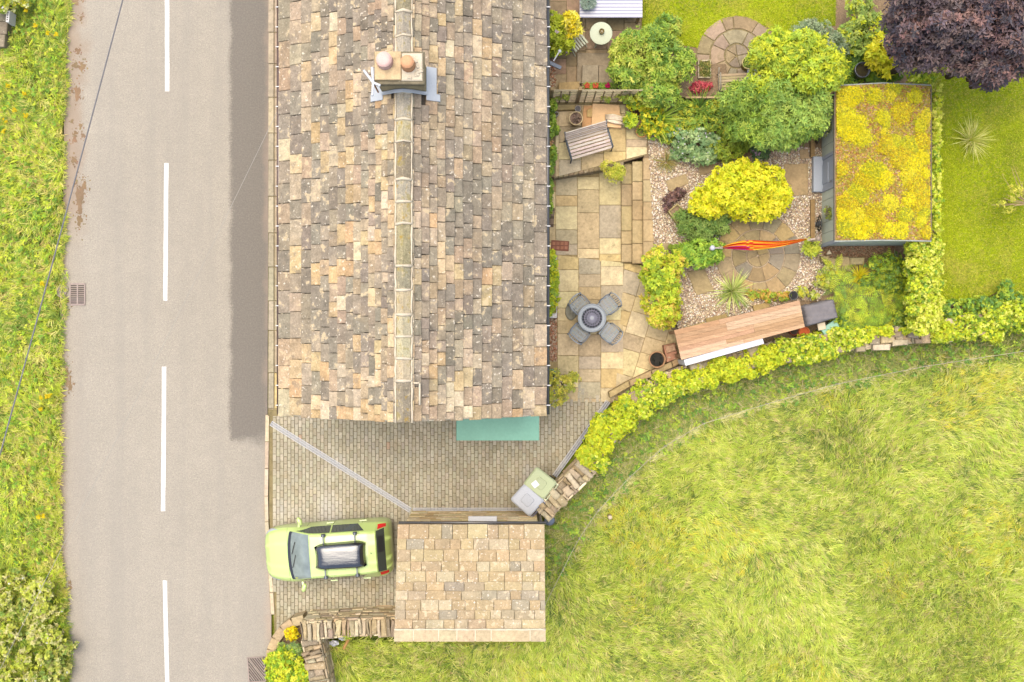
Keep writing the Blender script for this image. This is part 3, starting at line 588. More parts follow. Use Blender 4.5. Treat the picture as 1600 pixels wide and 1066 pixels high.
aer = thing('rooftop_aerial', 'white forked aerial fixed to the chimney corner', 'aerial', (-3.02, 5.62, 7.0))
one(tube([(-3.02, 5.62, 6.6), (-3.02, 5.62, 7.45)], .02, 8), 'mast', 'plain', aer, A(200, 140, 100))
for a, b in (((-3.02, 5.62, 7.45), (-3.22, 5.88, 7.5)), ((-3.02, 5.62, 7.45), (-3.03, 5.32, 7.5)), ((-3.02, 5.62, 7.45), (-3.04, 5.95, 7.48)), ((-3.02, 5.62, 7.45), (-2.86, 5.55, 7.47))): one(tube([a, b], .028, 8), 'arm', 'plain', aer, A(238, 240, 244))
# teal canopy against the gable
x0, y0 = W(713, 640, 2.3); x1, y1 = W(842.5, 688.5, 2.3)
can = thing('door_canopy', 'flat teal canopy projecting from the cottage gable', 'canopy', ((x0+x1)/2, HOUSE_S, 2.1))
one(slab([(x0, HOUSE_S-.001), (x1, HOUSE_S-.001), (x1, y1), (x0, y1)], 2.24, 2.3, .008), 'top', 'teal', can)
for x in (x0+.1, x1-.1): one(bar((x, HOUSE_S-.03, 1.75), (x, y1+.12, 2.25), .05, .05), 'bracket', 'teal', can); one(bar((x, HOUSE_S-.03, 1.7), (x, HOUSE_S-.03, 2.24), .05, .05), 'bracket', 'teal', can)
# ---------------------------------------------------------------- garage
GX0, GX1, GYN, GYS = -3.01, .86, -4.84, -7.66; GE, GRZ = 2.72, 3.55
gar = thing('stone_garage', 'small stone garage with a single pitched stone slate roof', 'garage', (-1.1, -6.2, 0))
gw = [(-2.88, -4.94, 0), (.70, -4.94, 0), (.70, -7.55, 0), (-2.88, -7.55, 0), (-2.88, -4.94, GE-.06), (.70, -4.94, GE-.06), (.70, -7.55, GRZ-.13), (-2.88, -7.55, GRZ-.13)]
one((gw, [(3, 2, 1, 0), (4, 5, 6, 7), (0, 1, 5, 4), (1, 2, 6, 5), (2, 3, 7, 6), (3, 0, 4, 7)]), 'wall', 'stone', gar, A(214, 190, 144))
fac = MB()
for j in range(13):
    z = .04+j*.2; x = -2.9+rnd.uniform(-.1, 0)
    while x < .66:
        l = rnd.uniform(.25, .55); xa, xb = max(x, -2.88), min(x+l, .70)
        if xb-xa > .06 and not (1.7 < z < 2.6 and xb > -1.28 and xa < -.32): fac.add(slab([(xa+.006, -4.935), (xb-.006, -4.935), (xb-.006, -4.90+rnd.uniform(-.008, .008)), (xa+.006, -4.90+rnd.uniform(-.008, .008))], z, z+.19, .008), jit([A(232, 206, 156, 1.5), A(216, 186, 132, 1.5), A(240, 218, 174, 1.5)][rnd.randrange(3)], .1))
        x += l
tag(fac.build('stone_facing', 'stone', gar), kind='stuff')
win = one(box(-.8, -4.915, 2.5, .95, .11, .1, 0, .01), 'window', 'stone', gar, A(216, 190, 140)); one(box(-.8, -4.87, 1.74, .78, .2, .07, 0, .01), 'sill', 'plain', win, A(242, 240, 238))
one(box(-.8, -4.93, 1.81, .74, .04, .68, 0, .005), 'frame', 'plain', win, A(245, 244, 242)); one(box(-.8, -4.905, 1.86, .64, .012, .58, 0, .002), 'pane', 'glass', win)
groof = one(([(GX0+.04, GYN, GE-.04), (GX1-.04, GYN, GE-.04), (GX1-.04, GYS, GRZ-.04), (GX0+.04, GYS, GRZ-.04), (GX0+.04, GYN, GE-.11), (GX1-.04, GYN, GE-.11), (GX1-.04, GYS, GRZ-.11), (GX0+.04, GYS, GRZ-.11)], [(3, 2, 1, 0), (4, 5, 6, 7), (0, 1, 5, 4), (1, 2, 6, 5), (2, 3, 7, 6), (3, 0, 4, 7)]), 'roof', 'matte', gar, A(110, 98, 80))
GT = [A(228, 202, 158), A(222, 194, 150), A(218, 188, 146), A(230, 206, 168), A(212, 184, 148), A(214, 190, 156), A(198, 180, 154), A(224, 192, 150)]
L_ = math.hypot(GYN-GYS, GRZ-GE); uy, uz = (GYS-GYN)/L_, (GRZ-GE)/L_; ny, nz_ = uz, -uy
rowsd = [21, 16, 17, 14.5, 15, 13, 13, 14, 13.5, 14]; tot = sum(rowsd)+16; s = 0
for dd in rowsd:
    w = dd/tot*L_; x = GX0; first = True
    while x < GX1-.02:
        l = rnd.choice((.28, .34, .4, .46, .52))*(1 if not first else rnd.uniform(.6, 1)); first = False; x1_ = min(GX1, x+l)
        if GX1-x1_ < .12: x1_ = GX1
        s0, s1 = s+rnd.uniform(-.01, .01), min(L_, s+w+.06); q = [(x+.005, s0+rnd.uniform(-.006, .006)), (x1_-.005, s0+rnd.uniform(-.006, .006)), (x1_-.005, s1), (x+.005, s1)]; th = rnd.uniform(.022, .035); v = []
        for pts, off in ((q, 0), (q, th-.008), (shrink(q, .014), th)):
            for a, b in pts: n_ = .04*(1-(b-s0)/(s1-s0))+off+.004; v.append((a, GYN+uy*b+ny*n_, GE-.04+uz*b+nz_*n_))
        f = [(3, 2, 1, 0), (8, 9, 10, 11)]
        for r in (0, 4):
            for i in range(4): j = (i+1) % 4; f.append((r+i, r+j, r+4+j, r+4+i))
        one((v, [t[::-1] for t in f]), 'roof_slate', 'slate2', groof, jit(tuple(a*b for a, b in zip(GT[rnd.randrange(8)], (.83, .87, .86))), .08, .02)); x = x1_
    s += w
x = GX0-.01; xb = [0, .17, .335, .455, .575, .675, .9, 1.0]; W_ = GX1-GX0+.02
for a, b in zip([0, .13, .295, .415, .535, .64, .895], [.13, .295, .415, .535, .64, .895, 1.]):
    p0, p1 = GX0-.01+a*W_+.012, GX0-.01+b*W_-.012; s0 = L_-.26; v = []
    for pts, n_ in ((((p0, s0), (p1, s0), (p1, L_+.02), (p0, L_+.02)), .02), (((p0, s0), (p1, s0), (p1, L_+.02), (p0, L_+.02)), .09)):
        for xx, b_ in pts: v.append((xx, GYN+uy*b_+ny*n_, GE-.04+uz*b_+nz_*n_))
    one((v, [(0, 1, 2, 3), (7, 6, 5, 4), (4, 5, 1, 0), (5, 6, 2, 1), (6, 7, 3, 2), (7, 4, 0, 3)]), 'ridge_stone', 'flag', groof, jit(A(216, 196, 158), .06))
    if b < 1: one(bar((p1+.012, GYN+uy*s0+ny*.055, GE-.04+uz*s0+nz_*.06), (p1+.012, GYN+uy*L_+ny*.055, GE-.04+uz*L_+nz_*.06), .026, .05, (0, .3, 1)), 'mortar_joint', 'mortar', groof)
mm = MB().add(tube([(GX0+W_*t, GYN+uy*(s0-.015)+ny*.07+rnd.uniform(-.008, .008), GE-.04+uz*(s0-.015)+nz_*.07) for t in np.linspace(0, .995, 24)], [rnd.uniform(.02, .034) for _ in range(24)], 6)); mm.build('mortar_joint', 'mortar', groof, True)
gg = one(tube([(GX0+.02, GYN+.05, GE-.07), (GX1+.03, GYN+.05, GE-.07)], .036, 8), 'gutter', 'gloss', gar, (.05, .045, .042), True)
one(tube([(GX1-.1, GYN+.05, GE-.12), (.78, -4.86, GE-.3), (.78, -4.86, .06)], .036, 8), 'downpipe', 'gloss', gar, (.05, .055, .065), True)
wc, wy = W(838, 811, 1.5)
wb = thing('rain_bucket', 'small dark grey water butt tucked in the garage corner', 'water butt', (1.05, -5.02, 0))
one(lathe((1.05, -5.02, 0.06), [(.12, 0), (.14, .4), (.13, .9)], 20), 'barrel', 'gloss', wb, A(96, 104, 118), True); one(lathe((1.05, -5.02, .96), [(.145, 0), (.145, .04), (.01, .06)], 20), 'lid', 'gloss', wb, A(116, 124, 138), True)
# ---------------------------------------------------------------- shed with living roof
SX0, SX1, SY0, SY1 = 8.83, 11.1, 2.73, 6.72; SE_, SR = 2.14, 2.36
shed = thing('garden_shed', 'sage green garden shed with a yellow flowering living roof', 'shed', (9.9, 4.7, U))
one(([(SX0, SY0, U), (SX1, SY0, U), (SX1, SY1, U), (SX0, SY1, U), (SX0, SY0, SE_), (SX1, SY0, SE_), (SX1, SY1, SE_), (SX0, SY1, SE_), (9.85, SY0, SR), (9.85, SY1, SR)], [(0, 1, 5, 8, 4), (2, 3, 7, 9, 6), (3, 0, 4, 7), (1, 2, 6, 5)]), 'wall', 'sage', shed)
n = 13
for i in range(n):                          # cladding boards on the two faces toward the garden
    a = SY0+(SY1-SY0)*i/n
    if not 4.22 < a+.15 < 5.18: one(box(SX0-.012, a+.15, U+.02, .024, (SY1-SY0)/n-.012, SE_-U-.04, 0, .004), 'board', 'sage', shed)
for i in range(8): a = SX0+(SX1-SX0)*(i+.5)/8; one(box(a, SY0-.012, U+.02, (SX1-SX0)/8-.012, .024, SE_-U-.03, 0, .004), 'board', 'sage', shed)
for x, y in ((SX0-.02, SY0-.02), (SX0-.02, SY1)): one(box(x, y, U, .09, .09, SE_-U, 0, .01), 'corner_post', 'greyblue', shed)
dy0, dy1 = 4.25, 5.15; door = one(box(SX0-.02, 4.7, U+.08, .05, .8, 1.42, 0, .01), 'door', 'greyblue', shed)
for a in (dy0, dy1): one(box(SX0-.03, a, U, .07, .09, 1.58, 0, .01), 'door_frame', 'greyblue', door)
for z in (.2, .86): one(box(SX0-.052, 4.7, U+z, .02, .56, .52, 0, .01), 'panel', 'greyblue', door)
one(box(SX0-.03, 4.7, U+1.53, .07, .99, .09, 0, .01), 'door_frame', 'greyblue', door); one(tube([(SX0-.07, 4.38, U+.9), (SX0-.09, 4.38, U+1.0), (SX0-.07, 4.38, U+1.1)], .012, 6), 'handle', 'metal', door, (.3, .3, .3))
x, y = W(1276.5, 281, U+.2); one(box(SX0-.16, 4.72, U, .3, 1.0, .2, 0, .012), 'doorstep', 'greyblue', shed)
ovl = .15; rp = [(SX0-ovl, SE_-.02), (SX0+.3, SE_+.07), (9.85, SR+.03), (SX1-.3, SE_+.09), (SX1+.12, SE_+.0)]; y0, y1 = SY0-.03, SY1+.12; v = []
for yy in (y0, y1): v += [(a, yy, b+.05) for a, b in rp]+[(a, yy, b-.03) for a, b in rp]
f = []
for i in range(4): f += [(i, i+1, 11+i, 10+i), (5+i, 15+i, 16+i, 6+i)]
f += [(0, 5, 6, 1), (1, 6, 7, 2), (2, 7, 8, 3), (3, 8, 9, 4), (10, 11, 16, 15), (11, 12, 17, 16), (12, 13, 18, 17), (13, 14, 19, 18), (0, 10, 15, 5), (4, 9, 19, 14)]
srf = one((v, f), 'roof', 'sedumbase', shed)
def rz_at(x): return np.interp(x, [a for a, _ in rp], [b for _, b in rp])+.05
for yy in (y0-.02, y1+.02): 
    t_ = MB()
    for (a, b), (c_, d) in zip(rp, rp[1:]): t_.add(bar((a-.02, yy, b+.03), (c_+.02, yy, d+.03), .03, .05), A(190, 194, 182))
    t_.build('fascia', 'matte', srf)
for a, b in (rp[0], rp[-1]): one(bar((a-.02 if a < 9 else a+.02, y0, b+.03), (a-.02 if a < 9 else a+.02, y1, b+.03), .03, .07), 'fascia', 'matte', srf, A(140, 126, 106))
# sedum clumps
nb = 4200; T = []; C_ = []
SED = [A(246, 230, 30, 1.6), A(236, 222, 30, 1.6), A(224, 218, 44, 1.6), A(246, 230, 60, 1.5), A(200, 202, 46, 1.5), A(226, 196, 40, 1.4)]
cl = [(1330, 150, 14), (1318, 152, 12), (1362, 150, 10), (1395, 138, 9), (1388, 150, 8), (1430, 150, 10), (1407, 176, 15), (1376, 185, 10), (1320, 185, 16), (1335, 195, 14), (1316, 200, 12), (1345, 215, 12), (1328, 205, 14), (1384, 228, 14), (1395, 222, 10), (1420, 228, 14), (1442, 220, 12), (1450, 180, 9), (1440, 195, 9), (1405, 250, 14), (1425, 255, 16), (1415, 240, 14), (1443, 245, 11), (1310, 264, 11), (1362, 272, 18), (1375, 280, 14), (1350, 285, 16), (1340, 300, 14), (1430, 285, 15), (1440, 300, 14), (1420, 275, 13), (1388, 318, 11), (1422, 312, 11), (1440, 318, 14), (1445, 330, 10),
      (1322, 318, 16), (1318, 335, 14), (1335, 340, 14), (1360, 335, 15), (1352, 350, 14), (1370, 350, 10), (1320, 355, 12), (1340, 362, 12), (1385, 360, 10), (1405, 360, 12), (1415, 335, 10), (1450, 362, 9), (1412, 338, 9), (1440, 345, 8), (1312, 170, 8), (1380, 195, 6), (1448, 270, 7), (1378, 208, 5)]
for px, py, r in cl:
    px = 1304+(px-1300)*.97; h = 2.35; cx, cy = W(px, py, h); rr = M2(r, h); k = int(900*rr*rr/.06); a = rng.uniform(0, 6.28, k); q = rr*rng.uniform(0, 1, k)**.72*(1+.2*np.sin(3*a+px)+.12*np.sin(7*a+py))+rng.exponential(.04, k); x = cx+q*np.cos(a); y = cy+q*np.sin(a)
    m = (x > SX0-ovl+.03) & (x < SX1+.1) & (y > y0+.02) & (y < y1-.02); x, y, q = x[m], y[m], q[m]; hh = .07*np.sqrt(np.clip(1-(q/rr/1.2)**2, 0, 1))+rng.uniform(0, .02, len(x))
    T.append(np.stack([x, y, rz_at(x)+hh], 1)); sh_ = SED[:2]+[SED[(px+py).__int__() % 6]]*3+[A(190, 190, 60, 1.4)]; C_.append(pick(sh_, len(x), .12)*(1-.3*(rng.random((len(x), 1)) < .2)))
k = 12000; x = rng.uniform(SX0-ovl+.03, SX1+.1, k); y = rng.uniform(y0+.02, y1-.02, k); m = pn(x, y, 2.6, 4)+rng.normal(0, .35, k) > -.75; x, y = x[m], y[m]
T.append(np.stack([x, y, rz_at(x)+.012], 1)); C_.append(pick([A(206, 180, 70, 1.3), A(214, 172, 104, 1.3), A(180, 172, 60, 1.4), A(190, 190, 70, 1.4), A(226, 186, 146, 1.4), A(222, 196, 50, 1.3), A(206, 128, 80, 1.3), A(190, 176, 80, 1.3), A(226, 204, 60, 1.5)], len(x), .15))
T = np.concatenate(T); C_ = np.concatenate(C_); V, F, C2 = rosettes(T, np.tile([0, 0, 1.], (len(T), 1))+rng.normal(0, .25, (len(T), 3)), 5, .036, .026, (50, 88), cols=C_)
tag(npm('sedum', V, F, C2, 'leaf', srf), kind='stuff')
# ---------------------------------------------------------------- dry stone walls
WP = [A(208, 186, 146), A(196, 172, 132), A(222, 204, 168), A(184, 164, 132), A(214, 196, 160), A(176, 158, 132)]
def wall(name, label, path, w, h, z0, hpx=None, cop=(.1, .2), proud=.0, n_face=True, top_jit=.02, rub=.15):
    hh = z0+h if hpx is None else hpx; P = [Vector((*W(x, y, hh), 0)) for x, y in path]
    t = thing(name, label, 'wall', (P[len(P)//2].x, P[len(P)//2].y, z0))
    off = []
    for i, p in enumerate(P):
        d = (P[min(i+1, len(P)-1)]-P[max(i-1, 0)]).normalized(); off.append(Vector((-d.y, d.x, 0)))
    v = []; f = []; w2 = w/2-.06
    for p, o in zip(P, off): v += [(p.x+o.x*w2, p.y+o.y*w2, z0-.1), (p.x+o.x*w2, p.y+o.y*w2, z0+h-.12), (p.x-o.x*w2, p.y-o.y*w2, z0+h-.12), (p.x-o.x*w2, p.y-o.y*w2, z0-.1)]
    for i in range(len(P)-1):
        a, b = i*4, i*4+4
        for k in range(3): f.append((a+k, a+k+1, b+k+1, b+k))
    f += [(3, 2, 1, 0), tuple(4*(len(P)-1)+k for k in range(4))]
    one((v, f), 'core', 'stone', t, A(128, 112, 86))
    fc = MB()
    for i in range(len(P)-1):
        a, b = P[i], P[i+1]; L_ = (b-a).length; d = (b-a)/L_; q = 0
        o = (off[i]+off[i+1]).normalized()
        for sd_ in (-1, 1):
            z = z0-.05
            while z < z0+h-.14:
                ch_ = rnd.uniform(.1, .17); ch_ = min(ch_, z0+h-.12-z)
                if ch_ < .03: break
                q = -rnd.uniform(0, .2)
                while q < L_:
                    l = rnd.uniform(.18, .5); q0, q1 = max(0, q), min(L_, q+l)
                    if q1-q0 > .05:
                        p0 = a+d*(q0+.006)+o*sd_*(w/2-.09); p1 = a+d*(q1-.006)+o*sd_*(w/2-.09); e = o*sd_*(.09+rnd.uniform(-.02, .015))
                        fc.add(slab([(p0.x, p0.y), (p1.x, p1.y), (p1.x+e.x, p1.y+e.y), (p0.x+e.x, p0.y+e.y)], z+.005, z+ch_-.004, .012), jit(tuple(v*1.5 for v in WP[rnd.randrange(6)]), .12))
                    q += l
                z += ch_
    tag(fc.build('stone_facing', 'stone', t), kind='stuff')
    for i in range(len(P)-1):
        a, b = P[i], P[i+1]; L_ = (b-a).length; d = (b-a)/L_; o = off[i]; q = 0
        while q < L_-.03:
            l = min(rnd.uniform(*cop), L_-q); m = a+d*(q+l/2); rz = math.atan2(d.y, d.x)+rnd.uniform(-.12, .12); ww = w*rnd.uniform(.82, 1.08); m = m+o*rnd.uniform(-.04, .04)
            cuts = [(-.5, .5)] if rnd.random() > rub else [(-.5, k_ := rnd.uniform(-.2, .2)), (k_, .5)]
            for c0_, c1_ in cuts:
                mm_ = Vector((m.x, m.y, 0))+o*(ww*(c0_+c1_)/2); r4 = rect(mm_.x, mm_.y, l-.012, ww*(c1_-c0_)-.01, rz); pts = []
                for (xa, ya), (xb, yb) in zip(r4, r4[1:]+r4[:1]): pts += [(xa+rnd.uniform(-.02, .02), ya+rnd.uniform(-.02, .02)), ((xa+xb)/2+rnd.uniform(-.022, .022), (ya+yb)/2+rnd.uniform(-.022, .022))]
                one(slab(pts, z0+h-.15, z0+h+rnd.uniform(-.08, .03), .03, top_jit), 'coping_stone', 'stone', t, jit(WP[rnd.randrange(6)], .16))
            q += l
    return t
wall('dry_stone_wall', 'dry stone wall with upright coping running from the garage to the roadside planter', [(617, 981), (560, 982), (520, 985), (470, 988)], .5, 1.45, .02, cop=(.08, .17))
wall('dry_stone_wall', 'tumbledown dry stone wall running between the field and the planted road corner', [(483, 1001), (490, 1030), (497, 1066), (505, 1140), (520, 1400)], .55, 1.2, .0, cop=(.09, .2), rub=.3)
wall('dry_stone_wall', 'lichened dry stone wall beside the two wheelie bins', [(846, 806), (868, 782), (893, 757), (922, 728)], .58, 1.05, .05, cop=(.1, .24), top_jit=.035, rub=.6)
wall('dry_stone_wall', 'dry stone garden wall smothered in bright yellow green ivy', [(922, 726), (942, 688), (978, 641), (1025, 606), (1080, 585), (1156, 565), (1228, 546), (1298, 536), (1345, 532), (1400, 525), (1450, 520), (1520, 507), (1600, 494), (1720, 476)], .55, 1.0, .05, cop=(.22, .42), top_jit=.03)
# stones showing through the ivy
for px, py, sx, sy, a in ((1083, 600, 14, 9, .2), (1100, 594, 15, 10, .1), (1310, 547, 9, 8, 0), (1345, 545, 14, 9, .1), (1368, 533, 15, 10, 0), (1388, 531, 20, 13, .1), (1378, 543, 28, 9, 0), (1407, 535, 25, 10, 0), (1402, 522, 14, 8, .1), (1428, 521, 17, 14, -.2), (1447, 527, 15, 19, .15), (1436, 533, 10, 8, 0), (1370, 528, 12, 9, .1), (1485, 530, 8, 8, 0), (1500, 525, 5, 8, 0), (1530, 522, 20, 5, .2), (1145, 580, 8, 12, .2), (1156, 577, 8, 13, .25), (1167, 573, 8, 13, .2), (1178, 570, 10, 12, .3), (1230, 563, 14, 8, .1)):
    x, y = W(px, py, 1.15); tag(one(slab(rect(x, y, M2(sx, 1.15), M2(sy, 1.15), a, .02), .95, 1.17+rnd.uniform(-.02, .03), .03, .01), 'cap_stone', 'stone', None, jit(WP[rnd.randrange(6)], .1)), 'loose pale cap stone lying bare on the ivy covered wall', 'stone', 'cap stones on the ivy wall')
# curved roadside planter
cpts = [(475, 968), (457, 973), (442, 984), (431, 999), (424, 1016), (421, 1034)]
pl = thing('curved_planter', 'curved low stone planter wall at the road corner', 'planter', W3(440, 990))
P = [Vector((*W(x, y, .55), 0)) for x, y in cpts]
for i in range(len(P)-1):
    a, b = P[i], P[i+1]; o = Vector((-(b-a).y, (b-a).x, 0)).normalized()*-.13
    for z, e in ((0, .0), (.2, .01), (.38, .03)): one(slab([(a.x-o.x, a.y-o.y), (b.x-o.x, b.y-o.y), (b.x+o.x, b.y+o.y), (a.x+o.x, a.y+o.y)], z, z+(.19 if z < .3 else .2)-.006, .015), 'stone' if z < .3 else 'coping_stone', 'flag', pl, jit(A(214, 190, 148), .1))
one(slab(pxpoly([(478, 975), (458, 980), (440, 997), (430, 1030), (432, 1090), (480, 1090)], .4), 0, .4, .02), 'soil', 'soil', pl)
# stone edging behind the timber store, block by the fern bed, patio wall
pw = thing('patio_wall', 'low stone coping wall along the patio corner', 'wall', W3(1000, 605))
ed = [(953, 622), (985, 604), (1020, 588), (1052, 574), (1066, 566)]
for (xa, ya), (xb, yb) in zip(ed, ed[1:]): one(slab([W(xa+.5, ya, .4), W(xb-.5, yb, .4), W(xb-3, yb-9, .4), W(xa-2, ya-9, .4)], .0, .42, .02, .004), 'coping_stone', 'flag', pw, jit(A(208, 180, 132), .08))
for pts in (((1062, 514), (1100, 503), (1102, 511), (1064, 522)), ((1101, 498), (1134, 490), (1136, 496), (1103, 505)), ((1175, 478), (1200, 472), (1202, 480), (1177, 487))):
    tag(one(slab(pxpoly(pts, U), U, U+.12, .015, .005), 'edging_stone', 'flag', None, jit(A(196, 170, 112))), 'long sandstone edging block behind the timber store', 'stone', 'edging blocks by the gravel')
for px, py, sx, sy in ((1305, 418, 22, 28), (1322, 412, 14, 22), (1298, 408, 16, 9), (1290, 404, 12, 9), (1340, 408, 22, 12), (1315, 433, 14, 12)):
    x, y = W(px, py, U+.25); tag(one(slab(rect(x, y, M2(sx), M2(sy), .05, .02), U-.02, U+.25, .03, .02), 'rockery_stone', 'stone', None, jit(A(180, 162, 116), .1)), 'mossy squared rockery stone at the edge of the fern bed', 'stone', 'rockery stones by the ferns')
# ---------------------------------------------------------------- vegetation
LB = 1.68
def G(*c): return A(*c, f=LB)
def crown(blobs, z0, dens, n, L, Wd, pal, tilt=(55, 88), low=-.15, rough=.16, axis_up=.6, pal_top=None):
    parts = []; ex = []
    for px, py, rx, ry, zc, rzv in blobs:
        ex.append((px, py, rx*.86, ry*.86, zc, rzv*.9))
        for q in range(6 if rx > 9 else 3):
            a_ = rnd.uniform(0, 6.28); r_ = rnd.uniform(.45, .92); f_ = rnd.uniform(.24, .46); ex.append((px+rx*r_*math.cos(a_), py+ry*r_*math.sin(a_), max(4, rx*f_), max(4, ry*f_), zc+rzv*(.85*math.sqrt(1-r_*r_)-.05), rzv*f_*1.2))
    for px, py, rx, ry, zc, rzv in ex:
        cx, cy = W(px, py, zc); a, b = M2(rx, zc), M2(ry, zc); k = max(6, int(dens*(a*b*4+2*(a+b)*rzv))); u = rng.normal(size=(k*2, 3)); u = nrm(u); u = u[u[:, 2] > low][:k]
        bump_ = 1+rough*np.sin(u[:, 0]*5+px)*np.sin(u[:, 1]*5+py)+.07*np.sin(u[:, 0]*11+py)+rng.normal(0, .05, len(u)); r = bump_*np.where(rng.random(len(u)) < .72, rng.uniform(.9, 1.04, len(u)), rng.uniform(.6, .9, len(u))); r = np.where(rng.random(len(u)) < .07, rng.uniform(1.05, 1.25, len(u)), r)
        T = u*r[:, None]*np.array([a, b, rzv])+np.array([cx, cy, zc]); m = T[:, 2] > z0+.02; T, u = T[m], u[m]
        ax = u+np.array([0, 0, axis_up])+rng.normal(0, .22, u.shape)
        if pal_top is not None:
            mixv = (pn(T[:, 0]*1., T[:, 1], 2.4, 5)+rng.normal(0, .3, len(T)) > 0)[:, None]; cols = np.where(mixv, pick(pal_top, len(T)), pick(pal, len(T)))
        else: cols = pick(pal, len(T))
        parts.append(rosettes(T, ax, n, L, Wd, tilt, cols=cols))
    return join(parts)
def plant(name, label, cat, blobs, z0, dens, n, L, Wd, pal, group=None, stems=5, flowers=None, stemr=.02, part='foliage', trunk='stem', **k):
    px = sum(b[0] for b in blobs)/len(blobs); py = sum(b[1] for b in blobs)/len(blobs); bx, by = W(px, py, z0+.3)
    t = thing(name, label, cat, (bx, by, z0), 0, group); V, F, C = crown(blobs, z0, dens, n, L, Wd, pal, **k); npm(part, V, F, C, 'leaf', t)
    s = MB()
    for i in range(stems):
        b = blobs[i % len(blobs)]; cx, cy = W(b[0], b[1], b[4]); e = (cx+rnd.uniform(-.4, .4)*M2(b[2]), cy+rnd.uniform(-.4, .4)*M2(b[3]), b[4]+b[5]*rnd.uniform(.1, .6)); m = ((bx+e[0])/2+rnd.uniform(-.05, .05), (by+e[1])/2, z0+(e[2]-z0)*.55)
        lx, ly = (bx, by) if math.hypot(cx-bx, cy-by) < .7 else (cx, cy); m = ((lx+e[0])/2+rnd.uniform(-.05, .05), (ly+e[1])/2, m[2]); s.add(tube([(lx+rnd.uniform(-.06, .06), ly+rnd.uniform(-.06, .06), z0-.03), m, e], [stemr, stemr*.7, stemr*.3], 5))
    s.build(trunk, 'bark', t, True)
    if flowers:
        nf, r, pf = flowers; f = []
        idx = rng.choice(len(V)//4, nf); T = V[idx*4]+np.array([0, 0, .03]); V2, F2, C2 = rosettes(T, np.tile([0, 0, 1.], (nf, 1)), 6, r, r*.8, (60, 90), pal=pf); tag(npm('flowers', V2, F2, C2, 'petal', t), kind='stuff')
    return t
LIME = [G(186, 202, 46), G(170, 192, 50), G(204, 212, 60), G(146, 174, 52)]; MID = [G(150, 176, 62), G(130, 160, 60), G(170, 190, 70), G(112, 146, 56)]
DK = [G(112, 146, 58), G(96, 130, 56), G(132, 162, 66), G(84, 118, 60)]; YEL = [G(232, 222, 34), G(216, 214, 32), G(240, 228, 60), G(190, 198, 34)]; GREY = [G(150, 176, 112), G(132, 160, 100), G(172, 190, 128), G(116, 148, 92)]
plant('spotted_shrub', 'large leafy green shrub with yellow tips beside the round green table', 'shrub', [(1012, 78, 42, 34, 1.5, .8), (985, 105, 34, 30, 1.4, .7), (1045, 98, 36, 34, 1.4, .7), (1022, 130, 40, 32, 1.3, .7), (1040, 52, 22, 22, 1.3, .6), (975, 78, 22, 20, 1.2, .5), (1005, 145, 32, 18, 1.0, .5)], U, 120, 7, .115, .045, MID, pal_top=[G(180, 194, 70), G(206, 208, 96), G(160, 184, 66)], stemr=.04)
plant('golden_shrub', 'rounded green shrub with pale pink blooms against the cottage wall', 'shrub', [(872, 48, 20, 22, 1.2, .6), (868, 72, 16, 16, 1.0, .5), (880, 64, 16, 18, 1.1, .5), (862, 34, 12, 14, 1., .5)], U, 110, 6, .1, .05, MID, pal_top=[G(190, 200, 50)], flowers=(9, .06, [A(240, 216, 214)]))
plant('yellow_shrub', 'bright lemon yellow shrub leaning over the folding chair', 'shrub', [(892, 36, 14, 12, 1.5, .4), (896, 46, 11, 9, 1.45, .35)], U, 110, 7, .14, .05, [G(250, 232, 60), G(248, 226, 40), G(252, 240, 110)])
tree = plant('garden_tree', 'broad yellow green garden tree between the round terrace and the shed', 'tree', [(1245, 100, 62, 44, 2.2, .9), (1215, 82, 40, 30, 2.1, .8), (1280, 110, 36, 36, 2.1, .8), (1255, 75, 40, 24, 2.0, .7), (1200, 130, 36, 30, 1.9, .7)], U, 115, 7, .115, .045, LIME, pal_top=[G(174, 196, 66), G(206, 212, 50)], stemr=.08, stems=9, part='crown', trunk='trunk')
plant('garden_tree', 'willowy mid green garden tree overhanging the slatted bench', 'tree', [(1185, 165, 54, 42, 1.9, .8), (1160, 190, 34, 30, 1.7, .7), (1230, 180, 48, 42, 1.9, .8), (1210, 205, 50, 28, 1.7, .7), (1270, 165, 30, 44, 1.9, .7), (1158, 150, 30, 24, 1.6, .6)], U, 115, 7, .125, .034, MID, pal_top=[G(170, 192, 84), G(146, 176, 80)], stemr=.07, stems=9, part='crown', trunk='trunk')
ptree = plant('copper_tree', 'dark purple leaved tree overhanging the lawn corner', 'tree', [(1455, 30, 70, 50, 4.2, 1.3), (1540, 40, 80, 60, 4.4, 1.4), (1610, 50, 70, 60, 4.4, 1.4), (1500, 0, 90, 50, 4.8, 1.4), (1430, 60, 44, 36, 3.7, .9), (1480, 80, 46, 32, 3.7, .9), (1560, 95, 52, 36, 3.8, 1.), (1425, 92, 30, 22, 3.3, .7), (1545, 118, 30, 22, 3.2, .6), (1520, 95, 34, 28, 3.5, .7), (1600, -40, 100, 50, 5, 1.4)], U+1.6, 100, 6, .13, .055,
             [G(116, 98, 98), G(100, 86, 90), G(130, 112, 110), G(148, 124, 116)], stems=12, stemr=.09, part='crown', trunk='trunk', pal_top=[G(114, 98, 102), G(126, 98, 94), G(86, 80, 88), G(150, 116, 108)])
bx, by = W(1590, -30, 2); one(tube([(13.2, 8.9, U-.05), (13.1, 8.8, 1.6), (13.3, 8.9, 3.2), (13.0, 9.0, 4.6)], [.2, .16, .12, .05], 10), 'trunk', 'bark', ptree, smooth=True)
